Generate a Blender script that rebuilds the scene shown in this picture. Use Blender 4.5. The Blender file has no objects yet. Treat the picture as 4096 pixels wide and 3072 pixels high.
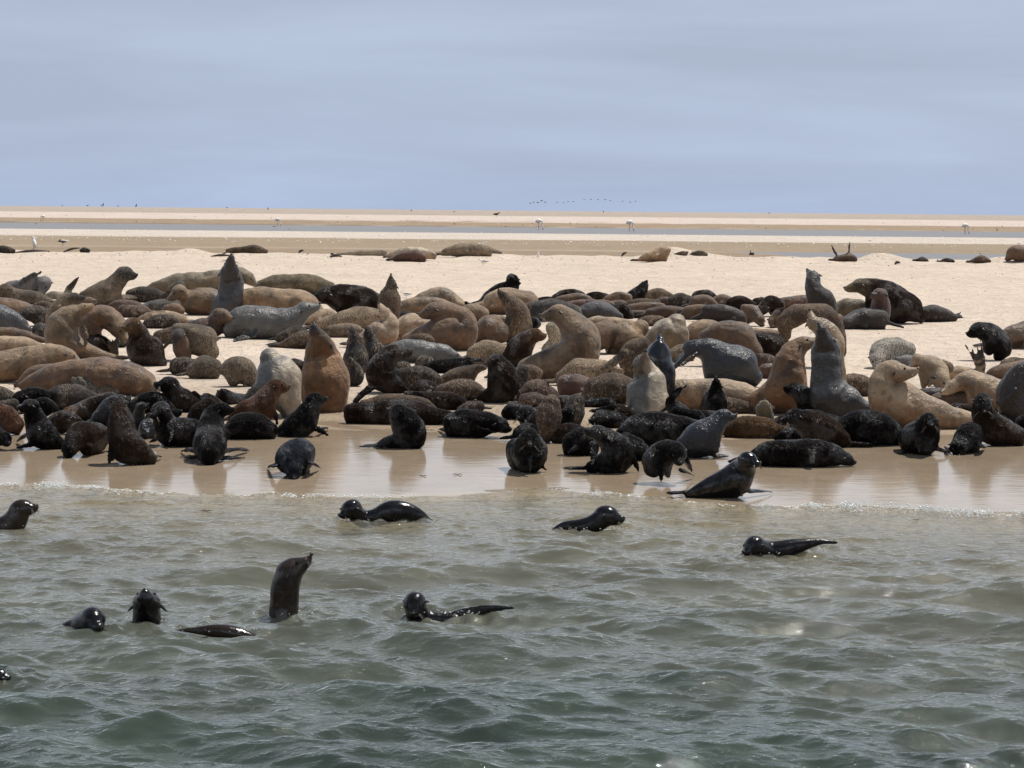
# Fur seal colony on a sandbar, seen from a boat: procedural Blender scene
import bpy, math, random
import numpy as np
from mathutils import Vector, noise

# ------------------------------------------------------------------ camera
CAM_H = 2.2          # eye height above the water (metres)
FPX = 9000.0         # focal length in units of a 4096-pixel-wide picture
KD = FPX / 6000.0    # the beach profile below is tabulated for a distance unit of KD metres
scene = bpy.context.scene
pitch = math.atan(694.0 / FPX)
roll = math.radians(0.53)
fwd = Vector((0, math.cos(pitch), -math.sin(pitch)))
right0 = Vector((1, 0, 0))
up0 = right0.cross(fwd)
right = right0 * math.cos(roll) + up0 * math.sin(roll)
up = up0 * math.cos(roll) - right0 * math.sin(roll)
CAM = Vector((0, 0, CAM_H))
cd = bpy.data.cameras.new("camera")
cam = bpy.data.objects.new("camera", cd)
scene.collection.objects.link(cam)
from mathutils import Matrix
cam.matrix_world = Matrix(((right.x, up.x, -fwd.x, 0), (right.y, up.y, -fwd.y, 0), (right.z, up.z, -fwd.z, CAM_H), (0, 0, 0, 1)))
cd.sensor_fit = 'HORIZONTAL'; cd.sensor_width = 36.0
cd.lens = 36.0 * FPX / 4096.0
cd.clip_start = 0.1; cd.clip_end = 60000
scene.camera = cam

# ------------------------------------------------------------------ sky and sun
SUN_EL = math.radians(67); SUN_AZ = math.radians(58)    # azimuth clockwise from +Y (away from the camera)
w = bpy.data.worlds.new("World"); scene.world = w; w.use_nodes = True
nt = w.node_tree; nt.nodes.clear()
def N(nt, t, **kw):
    n = nt.nodes.new(t)
    for k, v in kw.items():
        if k in n.inputs.keys(): n.inputs[k].default_value = v
        else: setattr(n, k, v)
    return n
out = N(nt, 'ShaderNodeOutputWorld'); bg = N(nt, 'ShaderNodeBackground')
sky = N(nt, 'ShaderNodeTexSky', sky_type='NISHITA', sun_disc=False, sun_elevation=SUN_EL, sun_rotation=SUN_AZ,
        altitude=0.0, air_density=1.0, dust_density=1.2, ozone_density=1.5)
# thin high cloud veil: grey blue, streaky, over the clear sky
tc = N(nt, 'ShaderNodeTexCoord'); sep = N(nt, 'ShaderNodeSeparateXYZ')
nt.links.new(tc.outputs['Generated'], sep.inputs[0])
mp = N(nt, 'ShaderNodeMapping'); mp.inputs['Scale'].default_value = (1.5, 1.5, 11.0); mp.inputs['Rotation'].default_value = (0.0, 0.03, 0.3)
nt.links.new(tc.outputs['Generated'], mp.inputs[0])
cn = N(nt, 'ShaderNodeTexNoise', Scale=2.6, Detail=7.0, Roughness=0.55, Distortion=0.4)
nt.links.new(mp.outputs[0], cn.inputs['Vector'])
veil = N(nt, 'ShaderNodeValToRGB')          # veil colour by height above the horizon
veil.color_ramp.elements[0].position = 0.0; veil.color_ramp.elements[0].color = (0.445, 0.542, 0.755, 1)
veil.color_ramp.elements[1].position = 0.6; veil.color_ramp.elements[1].color = (0.20, 0.25, 0.36, 1)  # unseen zenith kept dark to cut the fill light
e = veil.color_ramp.elements.new(0.095); e.color = (0.460, 0.528, 0.682, 1)
e = veil.color_ramp.elements.new(0.17); e.color = (0.93, 1.0, 1.10, 1)  # unseen bright band above the view, added to brighten water reflections
e = veil.color_ramp.elements.new(0.36); e.color = (0.86, 0.93, 1.03, 1)
nt.links.new(sep.outputs['Z'], veil.inputs[0])
cr = N(nt, 'ShaderNodeMapRange'); cr.inputs['From Min'].default_value = 0.35; cr.inputs['From Max'].default_value = 0.7
cr.inputs['To Min'].default_value = 0.90; cr.inputs['To Max'].default_value = 1.09
nt.links.new(cn.outputs[0], cr.inputs[0])
vm = N(nt, 'ShaderNodeVectorMath', operation='SCALE'); nt.links.new(veil.outputs[0], vm.inputs[0]); nt.links.new(cr.outputs[0], vm.inputs['Scale'])
SKY_K = 0.1
vs = N(nt, 'ShaderNodeVectorMath', operation='SCALE'); vs.inputs['Scale'].default_value = 1.0 / SKY_K; nt.links.new(vm.outputs[0], vs.inputs[0])
mx = N(nt, 'ShaderNodeMix', data_type='RGBA'); mx.inputs[0].default_value = 0.86
nt.links.new(sky.outputs[0], mx.inputs[6]); nt.links.new(vs.outputs[0], mx.inputs[7])
nt.links.new(mx.outputs[2], bg.inputs[0]); bg.inputs[1].default_value = SKY_K
nt.links.new(bg.outputs[0], out.inputs[0])
sd = bpy.data.lights.new("sun", 'SUN'); so = bpy.data.objects.new("sun", sd); scene.collection.objects.link(so)
sd.energy = 4.9; sd.angle = math.radians(0.6); sd.color = (1.0, 0.96, 0.90)
sdir = Vector((math.sin(SUN_AZ) * math.cos(SUN_EL), math.cos(SUN_AZ) * math.cos(SUN_EL), math.sin(SUN_EL)))
so.rotation_euler = sdir.to_track_quat('Z', 'Y').to_euler(); so.location = (8, 8, 30)
vw = scene.view_settings
vw.view_transform = 'Standard'; vw.look = 'None'; vw.exposure = 0.0; vw.gamma = 1.0; vw.use_curve_mapping = False
scene.render.engine = 'CYCLES'
scene.cycles.max_bounces = 6; scene.cycles.transparent_max_bounces = 6

# ------------------------------------------------------------------ helpers
rng = np.random.default_rng(7); random.seed(7)
def srt(o, label=None, cat=None, group=None, kind=None):
    if label: o['label'] = label
    if cat: o['category'] = cat
    if group: o['group'] = group
    if kind: o['kind'] = kind
    return o
def mesh_obj(name, verts, faces, mats, parent=None, smooth=True):
    me = bpy.data.meshes.new(name)
    verts = np.asarray(verts, dtype=np.float32); 
    me.vertices.add(len(verts)); me.vertices.foreach_set('co', verts.ravel())
    if isinstance(faces, np.ndarray):
        n, k = faces.shape; me.loops.add(n * k); me.loops.foreach_set('vertex_index', faces.ravel().astype(np.int32))
        me.polygons.add(n); me.polygons.foreach_set('loop_start', np.arange(0, n * k, k, dtype=np.int32))
    else:
        flat = [i for f in faces for i in f]; st = np.cumsum([0] + [len(f) for f in faces[:-1]])
        me.loops.add(len(flat)); me.loops.foreach_set('vertex_index', np.array(flat, dtype=np.int32))
        me.polygons.add(len(faces)); me.polygons.foreach_set('loop_start', np.array(st, dtype=np.int32))
    me.update(calc_edges=True); me.validate()
    if smooth: me.polygons.foreach_set('use_smooth', np.ones(len(me.polygons), dtype=bool))
    for m in (mats if isinstance(mats, (list, tuple)) else [mats]): me.materials.append(m)
    o = bpy.data.objects.new(name, me); scene.collection.objects.link(o)
    if parent: o.parent = parent
    return o
def interp(x, pts):
    return np.interp(x, [p[0] for p in pts], [p[1] for p in pts])
PROF = [(-50, -2.2), (0, -1.9), (3, -1.35), (6, -0.8), (8, -0.48), (10, -0.17), (11, -0.055), (11.6, 0.0), (12.5, 0.02), (13.8, 0.045), (15, 0.085), (18, 0.17), (24, 0.36), (32, 0.62),
        (39, 0.80), (42, 0.845), (45, 0.85), (47.5, 0.78), (52, 0.5), (60, 0.16), (72, 0.10), (100, 0.11), (138, 0.12), (146, -0.04), (150, -0.08), (190, -0.08), (196, -0.03), (206, 0.12), (300, 0.14), (20000, 0.14)]
def wave_noise(x, y, seed, scale, n=7):
    r = np.random.default_rng(seed); s = 0
    for i in range(n):
        a = r.uniform(0, 2 * math.pi); k = (2 ** r.uniform(-1, 1)) * 2 * math.pi / scale; p = r.uniform(0, 6.28)
        s = s + np.sin(k * (x * math.cos(a) + y * math.sin(a)) + p)
    return s / n
def shoreline(x):
    return interp(x, [(-12, 11.6), (-3.94, 11.72), (-2.6, 11.62), (-1.6, 11.48), (-.7, 11.55), (.1, 11.78), (.7, 11.62), (1.33, 11.38), (2.1, 11.22), (2.7, 11.2), (3.75, 11.03), (12, 11.0)]) \
        + 0.10 * np.sin(x * 2.1 + .5) * np.sin(x * .7 + 1) + 0.05 * np.sin(x * 5.3 + 2 * np.sin(x)) + 0.02 * np.sin(x * 17.0 + 1)
def ground_z(x, y):
    x = np.asarray(x, dtype=float); y = np.asarray(y, dtype=float)
    ym = y; y = y / KD
    y = y + (11.6 - shoreline(x)) * np.clip((15 - y) / 2.5, 0, 1)
    z = interp(y - 0.12 * np.sin(x * 0.9) * np.clip((y - 11) / 3, 0, 1), PROF)
    dry = np.clip((y - 14) / 5, 0, 1) * np.clip((62 - y) / 12, 0, 1)
    cr_ = np.clip((y - 38) / 4, 0, 1) * np.clip((62 - y) / 12, 0, 1)
    z = z + cr_ * (0.035 * wave_noise(x, ym * .3, 51, 1.2) + 0.05 * wave_noise(x, ym * .2, 52, 4.0))
    z = z + dry * 0.018 * wave_noise(x, ym, 3, 1.6) + dry * 0.03 * wave_noise(x, ym, 4, 6.0)
    # pool behind the bar on the right side
    pool = np.clip((x - 10 + (y - 76) * 0.1 + 2.0 * np.sin(y * 0.3)) / 4, 0, 1) * np.clip((y - 62) / 4, 0, 1) * np.clip((87 - y) / 4, 0, 1)
    z = z - pool * 0.17
    for (mx_, my_, r, h) in MOUNDS:
        z = z + h * np.exp(-(((x - mx_) / r) ** 2 + ((ym - my_ * KD) / (r * 1.1)) ** 2))
    return z
MOUNDS = []
def ray(px, py):
    return (fwd * FPX + right * (px - 2048) - up * (py - 1536)).normalized()
def hit(px, py, water=False):
    """first point of the ground (or water level) seen along a direction"""
    d = ray(px, py); y0 = 3.0; prev = None
    if water:
        t = -CAM_H / d.z; return CAM + d * t
    ys = KD * np.concatenate([np.arange(3, 60, 0.05), np.arange(60, 400, 0.5), np.arange(400, 6000, 20)])
    t = ys / d.y; X = CAM.x + d.x * t; Z = CAM.z + d.z * t
    g = ground_z(X, ys); b = np.nonzero(Z <= g)[0]
    if len(b) == 0: return CAM + d * (6000 / d.y)
    i = b[0]
    if i > 0:
        a0 = Z[i - 1] - g[i - 1]; a1 = Z[i] - g[i]; f = a0 / (a0 - a1); tt = t[i - 1] * (1 - f) + t[i] * f
    else: tt = t[0]
    return CAM + d * float(tt)
def at_depth(px, py, y):
    d = ray(px, py); return CAM + d * (y / d.y)
_c = hit(2770, 1020)
MOUNDS = [(hit(2690, 1040).x, 43.5, 0.83, 0.22), (hit(2780, 1040).x, 43.6, 1.20, 0.17), (hit(720, 1025).x, 43.5, 0.60, 0.17), (hit(3170, 1050).x, 43.4, 1.35, 0.09), (hit(3540, 1050).x, 43.2, 0.52, 0.17),
          (hit(3620, 1055).x, 43.0, 0.90, 0.10), (hit(1450, 1030).x, 43.6, 1.50, 0.10), (hit(1960, 1010).x, 44.0, 1.50, 0.08), (hit(4080, 1060).x, 42.5, 0.90, 0.22), (hit(300, 1000).x, 43.8, 1.05, 0.10)]

# ------------------------------------------------------------------ materials
def new_mat(name):
    m = bpy.data.materials.new(name); m.use_nodes = True; nt = m.node_tree; nt.nodes.clear()
    o = N(nt, 'ShaderNodeOutputMaterial'); p = N(nt, 'ShaderNodeBsdfPrincipled'); nt.links.new(p.outputs[0], o.inputs[0])
    return m, nt, p, o
def mathn(nt, op, a, b=None, clamp=False):
    n = N(nt, 'ShaderNodeMath', operation=op); n.use_clamp = clamp
    for i, v in enumerate((a, b)):
        if v is None: continue
        if isinstance(v, (int, float)): n.inputs[i].default_value = v
        else: nt.links.new(v, n.inputs[i])
    return n.outputs[0]
def mixc(nt, f, a, b, blend='MIX'):
    n = N(nt, 'ShaderNodeMix', data_type='RGBA'); n.blend_type = blend
    for i, v in ((0, f), (6, a), (7, b)):
        if isinstance(v, (int, float)): n.inputs[i].default_value = v
        elif isinstance(v, tuple): n.inputs[i].default_value = v if len(v) == 4 else v + (1,)
        else: nt.links.new(v, n.inputs[i])
    return n.outputs[2]
def rangen(nt, v, a, b, c, d, smooth=False):
    n = N(nt, 'ShaderNodeMapRange'); n.interpolation_type = 'SMOOTHSTEP' if smooth else 'LINEAR'
    for i, x in enumerate((a, b, c, d)): n.inputs[i + 1].default_value = x
    nt.links.new(v, n.inputs[0]); return n.outputs[0]
def noisen(nt, vec, scale, detail=3.0, rough=0.5, dist=0.0):
    n = N(nt, 'ShaderNodeTexNoise', Scale=scale, Detail=detail, Roughness=rough, Distortion=dist)
    nt.links.new(vec, n.inputs['Vector']); return n.outputs[0]
def bump(nt, h, strength, dist, normal=None):
    n = N(nt, 'ShaderNodeBump'); n.inputs['Distance'].default_value = dist
    if isinstance(strength, (int, float)): n.inputs['Strength'].default_value = strength
    else: nt.links.new(strength, n.inputs['Strength'])
    nt.links.new(h, n.inputs['Height'])
    if normal is not None: nt.links.new(normal, n.inputs['Normal'])
    return n.outputs[0]
def vcol(nt, name='Fur'):
    n = N(nt, 'ShaderNodeVertexColor'); n.layer_name = name; return n

def fur_mat(kind):
    m, nt, p, o = new_mat('fur_' + kind)
    vc = vcol(nt); t = N(nt, 'ShaderNodeTexCoord'); oi = N(nt, 'ShaderNodeObjectInfo')
    off = N(nt, 'ShaderNodeVectorMath', operation='SCALE'); cmb = N(nt, 'ShaderNodeCombineXYZ')
    nt.links.new(oi.outputs['Random'], cmb.inputs[0]); nt.links.new(oi.outputs['Random'], cmb.inputs[1])
    nt.links.new(cmb.outputs[0], off.inputs[0]); off.inputs['Scale'].default_value = 37.0
    add = N(nt, 'ShaderNodeVectorMath', operation='ADD'); nt.links.new(t.outputs['Object'], add.inputs[0]); nt.links.new(off.outputs[0], add.inputs[1])
    v = add.outputs[0]
    big = noisen(nt, v, 4.0, 3.0, 0.55, 0.3); mid = noisen(nt, v, 14.0, 4.0, 0.65, 0.6)
    # fibre-like noise: stretched so the coat reads as wet locks or short hair
    mp = N(nt, 'ShaderNodeMapping'); mp.inputs['Scale'].default_value = (1.0, 1.0, 0.38); mp.inputs['Rotation'].default_value = (0.3, 0.5, 0.0); nt.links.new(v, mp.inputs[0])
    lock = noisen(nt, mp.outputs[0], 27.0 if kind == 'clump' else 38.0, 3.0, 0.6, 1.6); fine = noisen(nt, mp.outputs[0], 120.0, 2.0, 0.6, 0.8)
    col = vc.outputs[0]
    S = {'dry': (0.55, 1.45), 'sleek': (0.65, 1.35), 'wet': (0.8, 1.2), 'clump': (0.5, 1.6), 'mottle': (0.55, 1.5)}[kind]
    sc = N(nt, 'ShaderNodeVectorMath', operation='SCALE'); nt.links.new(col, sc.inputs[0])
    k = mathn(nt, 'MULTIPLY', rangen(nt, big, 0.3, 0.7, S[0], S[1]), rangen(nt, mid, 0.3, 0.7, S[0] * .5 + .5, S[1] * .5 + .5))
    nt.links.new(k, sc.inputs['Scale']); col = sc.outputs[0]
    DUST = mixc(nt, 0.22, (0.40, 0.305, 0.205), vc.outputs[0])
    if kind == 'mottle':
        patch = rangen(nt, big, 0.40, 0.60, 0.08, 1.0)
        f = mathn(nt, 'MULTIPLY', rangen(nt, lock, 0.50, 0.57, 0.0, 0.8), patch)
        col = mixc(nt, f, col, DUST); col = mixc(nt, rangen(nt, fine, 0.47, 0.54, 0, 0.75), col, (0.012, 0.009, 0.007))
        p.inputs['Roughness'].default_value = 0.75
        nrm = bump(nt, lock, 0.9, 0.03); nrm = bump(nt, fine, 0.5, 0.008, nrm)
    elif kind == 'clump':
        f = mathn(nt, 'MULTIPLY', rangen(nt, lock, 0.57, 0.64, 0.0, 0.5), rangen(nt, mid, 0.45, 0.6, 0.0, 1.0))
        col = mixc(nt, f, col, (0.07, 0.046, 0.032))
        nt.links.new(rangen(nt, big, 0.50, 0.62, 0.05, 0.5), p.inputs['Specular IOR Level'])
        nt.links.new(rangen(nt, lock, 0.4, 0.6, 0.45, 0.28), p.inputs['Roughness'])
        nrm = bump(nt, lock, 1.0, 0.045); nrm = bump(nt, fine, 0.4, 0.008, nrm)
    elif kind == 'dry':
        f = mathn(nt, 'MULTIPLY', rangen(nt, mid, 0.58, 0.70, 0.0, 0.8), rangen(nt, big, 0.50, 0.62, 0.0, 1.0))
        f = mathn(nt, 'MULTIPLY', f, rangen(nt, lock, 0.42, 0.58, 0.1, 1.0))
        col = mixc(nt, f, col, DUST)
        wp = rangen(nt, noisen(nt, v, 2.6, 3.0, 0.6, 1.2), 0.54, 0.60, 0.0, 1.0, True)      # damp, darker parts of the coat
        col = mixc(nt, mathn(nt, 'MULTIPLY', wp, 0.55), col, mixc(nt, 1.0, col, (0.30, 0.24, 0.20), 'MULTIPLY'))
        nt.links.new(rangen(nt, wp, 0, 1, 0.66, 0.38), p.inputs['Roughness'])
        p.inputs['Sheen Weight'].default_value = 0.12; p.inputs['Sheen Roughness'].default_value = 0.5
        nrm = bump(nt, mid, 0.5, 0.045); nrm = bump(nt, lock, 0.5, 0.012, nrm); nrm = bump(nt, fine, 0.4, 0.006, nrm)
    elif kind == 'sleek':
        nt.links.new(rangen(nt, mid, 0.35, 0.65, 0.42, 0.24), p.inputs['Roughness'])
        nrm = bump(nt, mid, 0.6, 0.035); nrm = bump(nt, lock, 0.5, 0.012, nrm)
    else:
        nt.links.new(rangen(nt, mid, 0.35, 0.65, 0.30, 0.12), p.inputs['Roughness'])
        nrm = bump(nt, mid, 0.25, 0.02); nrm = bump(nt, lock, 0.18, 0.006, nrm)
        nt.links.new(rangen(nt, mid, 0.4, 0.6, 0.22, 0.6), p.inputs['Specular IOR Level'])
    if kind in ('dry', 'sleek'):        # soft creases of loose skin
        fo = noisen(nt, v, 5.5, 2.0, 0.45, 1.8); rid = mathn(nt, 'ABSOLUTE', mathn(nt, 'SUBTRACT', fo, 0.5))
        nrm = bump(nt, rangen(nt, rid, 0.0, 0.12, 0, 1, True), 0.14, 0.03, nrm)
    nt.links.new(col, p.inputs['Base Color']); nt.links.new(nrm, p.inputs['Normal'])
    p.inputs['IOR'].default_value = 1.45
    return m
FUR = {k: fur_mat(k) for k in ('dry', 'sleek', 'wet', 'clump', 'mottle')}
def plain(name, c, rough=0.5, spec=0.5):
    m, nt, p, o = new_mat(name)
    t = N(nt, 'ShaderNodeTexCoord'); n = noisen(nt, t.outputs['Object'], 25.0, 3.0)
    cc = mixc(nt, rangen(nt, n, 0.3, 0.7, 0, 1), tuple(x * 0.8 for x in c), tuple(min(1, x * 1.15) for x in c))
    nt.links.new(cc, p.inputs['Base Color']); p.inputs['Roughness'].default_value = rough
    p.inputs['Specular IOR Level'].default_value = spec
    return m
M_EYE = plain('wet_eye', (0.004, 0.003, 0.003), 0.06)
M_NOSE = plain('nose_skin', (0.008, 0.007, 0.007), 0.3)
M_NOSE_PINK = plain('nose_skin_pink', (0.22, 0.11, 0.075), 0.45)
M_WHISK = plain('whisker_hair', (0.10, 0.09, 0.075), 0.4)
M_FLIP = plain('flipper_leather', (0.014, 0.012, 0.012), 0.33)
M_WHITE = plain('white_feather', (0.78, 0.76, 0.72), 0.8)
M_GREYF = plain('grey_feather', (0.22, 0.22, 0.23), 0.8)
M_DARKF = plain('dark_feather', (0.03, 0.028, 0.028), 0.7)
M_PINK = plain('pale_pink_feather', (0.80, 0.70, 0.67), 0.8)
M_LEG = plain('bird_leg', (0.25, 0.13, 0.10), 0.6)
M_SHELL = plain('bleached_shell', (0.78, 0.74, 0.68), 0.5)
M_WEED = plain('green_weed', (0.05, 0.075, 0.015), 0.4)
M_WOOD = plain('dark_debris', (0.06, 0.045, 0.035), 0.8)

# ------------------------------------------------------------------ ground: one sheet from under the boat to the horizon
def build_ground():
    ys = list(np.arange(-20, 3, 1.0)) + list(np.arange(3, 10.4, 0.12))
    # even steps of apparent height from the shore to the crest, then over the flat behind it
    y = 10.4
    while y < 62: 
        ys.append(y); y += min(0.25, 0.00028 * y * y / 1.35 + 0.012)
    y = 62.0
    while y < 20000: ys.append(y); y += 0.00022 * y * y / 2.1 + 0.15
    ys.append(40000); ys = np.array(ys)
    a_in = np.linspace(-0.42, 0.42, 520); a_out = np.linspace(0.42, 1.3, 24)[1:]
    tans = np.concatenate([-np.tan(a_out[::-1]) , np.tan(a_in), np.tan(a_out)])
    Y, T = np.meshgrid(ys, tans, indexing='ij')
    X = T * np.maximum(Y, 6.0)
    Z = ground_z(X, Y * KD)
    r, c = Y.shape
    V = np.stack([X, Y * KD, Z], -1).reshape(-1, 3)
    idx = np.arange(r * c).reshape(r, c)
    F = np.stack([idx[:-1, :-1], idx[:-1, 1:], idx[1:, 1:], idx[1:, :-1]], -1).reshape(-1, 4)
    # true colours of the sand: dry, wet by the water, shell banks, silty flats
    dry = np.array([0.55, 0.455, 0.362]); wet = np.array([0.29, 0.222, 0.152]); bed = np.array([0.30, 0.25, 0.16])
    y = Y + 0.5 * wave_noise(X, Y, 11, 3.0) + 0.35 * np.sin(X * 0.8)
    def st(a, b, v): 
        t = np.clip((v - a) / (b - a), 0, 1); return (t * t * (3 - 2 * t))
    m_wet = 1 - st(14.6, 18.5, y)
    col = dry[None, None] * (1 - m_wet[..., None]) + wet[None, None] * m_wet[..., None]
    yf = Y + np.clip(Y / 60 - 1, 0, 3) * 8.0 * (wave_noise(X * 0.3, Y, 12, 30.0) + .6 * wave_noise(X, Y * 2, 13, 9.0))
    def band(a, b, soft, c):
        nonlocal col
        k = (st(a - soft, a + soft, yf) * (1 - st(b - soft, b + soft, yf)))[..., None]
        col = col * (1 - k) + np.array(c)[None, None] * k
    band(56, 80, 3, (0.27, 0.205, 0.14)); band(80, 108, 3, (0.29, 0.225, 0.155)); band(108, 142, 3.5, (0.53, 0.46, 0.385)); band(142, 200, 2, (0.20, 0.16, 0.12))
    band(200, 272, 4, (0.29, 0.215, 0.145)); band(272, 560, 8, (0.52, 0.435, 0.37)); band(560, 50000, 25, (0.345, 0.29, 0.238))
    SL = shoreline(X); k = (1 - st(-.3, .3, Y - SL))[..., None]; col = col * (1 - k) + bed * k
    wetness = 1 - st(13.6, 15.6, y)
    pat = 1 + 0.10 * wave_noise(X * 0.4, Y * 2, 14, 6.0) + .07 * wave_noise(X, Y * 3, 15, 2.0); col = col * np.where(Y > 50, pat, 1.0)[..., None]
    wetness = np.maximum(wetness, (st(58, 64, Y) * (1 - st(100, 110, Y))) * 0.35)
    wetness = wetness * st(-.30, -.12, Y - SL)
    o = mesh_obj('sand', V, F, MAT_SAND)
    me = o.data
    a = me.color_attributes.new('Fur', 'FLOAT_COLOR', 'POINT')
    a.data.foreach_set('color', np.concatenate([col, wetness[..., None]], -1).reshape(-1).astype(np.float32))
    srt(o, kind='structure'); return o
def sand_material():
    m, nt, p, o = new_mat('sand')
    vc = vcol(nt); g = N(nt, 'ShaderNodeNewGeometry'); pos = g.outputs['Position']
    big = noisen(nt, pos, 0.5, 4.0, 0.6, 0.5); mid = noisen(nt, pos, 3.0, 5.0, 0.65, 0.4); fine = noisen(nt, pos, 22.0, 4.0, 0.7)
    k = mathn(nt, 'MULTIPLY', rangen(nt, big, 0.3, 0.7, 0.93, 1.07), mathn(nt, 'MULTIPLY', rangen(nt, mid, 0.3, 0.7, 0.86, 1.10), rangen(nt, fine, 0.3, 0.7, 0.93, 1.06)))
    sc = N(nt, 'ShaderNodeVectorMath', operation='SCALE'); nt.links.new(vc.outputs[0], sc.inputs[0]); nt.links.new(k, sc.inputs['Scale'])
    w = vc.outputs[1]
    # small scuffs and dark grains
    vo = N(nt, 'ShaderNodeTexVoronoi', Scale=5.5); nt.links.new(pos, vo.inputs['Vector'])
    dot = mathn(nt, 'MULTIPLY', rangen(nt, vo.outputs['Distance'], 0.08, 0.2, 1, 0), rangen(nt, mid, 0.48, 0.58, 0, 0.55))
    dryf = mathn(nt, 'SUBTRACT', 1.0, w, True)
    col = mixc(nt, mathn(nt, 'MULTIPLY', dot, dryf), sc.outputs[0], (0.20, 0.15, 0.11))
    nt.links.new(col, p.inputs['Base Color'])
    # water film: smooth where the wash has just run
    film = N(nt, 'ShaderNodeMath', operation='ADD'); nt.links.new(w, film.inputs[0])
    nt.links.new(rangen(nt, noisen(nt, pos, 1.3, 3.0, 0.5, 1.0), 0.3, 0.7, -0.2, 0.2), film.inputs[1])
    fl = rangen(nt, film.outputs[0], 0.45, 0.8, 0.0, 1.0, True)
    nt.links.new(rangen(nt, fl, 0, 1, 0.85, 0.13), p.inputs['Roughness'])
    p.inputs['IOR'].default_value = 1.34
    nt.links.new(rangen(nt, fl, 0, 1, 0.15, 0.5), p.inputs['Specular IOR Level'])
    sm_ = N(nt, 'ShaderNodeMapping'); sm_.inputs['Scale'].default_value = (0.6, 0.45, 1.0); sm_.inputs['Rotation'].default_value = (0, 0, 0.4); nt.links.new(pos, sm_.inputs[0])
    scuff = noisen(nt, sm_.outputs[0], 3.2, 3.0, 0.55, 2.2)
    scf = rangen(nt, mathn(nt, 'ABSOLUTE', mathn(nt, 'SUBTRACT', scuff, 0.5)), 0.0, 0.05, 0, 1, True)
    nd = bump(nt, scf, rangen(nt, fl, 0, 1, 0.5, 0.0), 0.05)
    nd = bump(nt, mid, rangen(nt, fl, 0, 1, 0.9, 0.0), 0.10, nd); nd = bump(nt, fine, rangen(nt, fl, 0, 1, 0.7, 0.0), 0.02, nd)
    mp = N(nt, 'ShaderNodeMapping'); mp.inputs['Scale'].default_value = (1.0, 2.2, 1.0); nt.links.new(pos, mp.inputs[0])
    rip = noisen(nt, mp.outputs[0], 3.0, 2.0, 0.5, 0.8)
    nd = bump(nt, rip, rangen(nt, fl, 0, 1, 0.0, 0.10), 0.02, nd)
    nt.links.new(nd, p.inputs['Normal'])
    return m
MAT_SAND = sand_material()
build_ground()

# ------------------------------------------------------------------ water
SHORE_Y = 11.6
def wave_field(X, Y):
    """height of the choppy water, real geometry"""
    r = np.random.default_rng(21); H = np.zeros_like(X); 
    depth = -ground_z(X, Y)
    amp_k = np.clip(0.25 + depth / 0.5, 0.12, 1.0)
    wx = X + 0.08 * wave_noise(X, Y, 5, 2.2); wy = Y + 0.06 * wave_noise(X, Y, 6, 1.7)
    n = 110
    for i in range(n):
        L = 0.09 * (14.0 ** (r.uniform(0, 1) ** 0.9)); 
        a = math.radians(90 + r.normal(-8, 28))
        k = 2 * math.pi / L; ph = r.uniform(0, 6.28)
        A = (0.034 if L < .4 else .034) * L / (2 * math.pi)
        p = k * (wx * math.cos(a) + wy * math.sin(a)) + ph
        s = np.sin(p); H += A * (s + 0.34 * np.sin(2 * p) + .10 * np.sin(3 * p) - 0.18 * np.cos(2 * p))
    gust = np.minimum(0.85 + 0.45 * wave_noise(X, Y, 8, 3.5), 1.08)
    return H * amp_k * gust, depth
SWIMMERS = [(hit(px, py, True).x, hit(px, py, True).y, r) for px, py, r in ((75, 2105, .1), (1440, 2085, .15), (1600, 2085, .15), (2400, 2115, .15), (2270, 2115, .1), (3050, 2215, .1), (3180, 2205, .12), (1140, 2460, .1), (590, 2490, .08), (370, 2515, .08), (900, 2525, .12), (1660, 2450, .08), (1850, 2460, .06), (-10, 2715, .06))]
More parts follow.
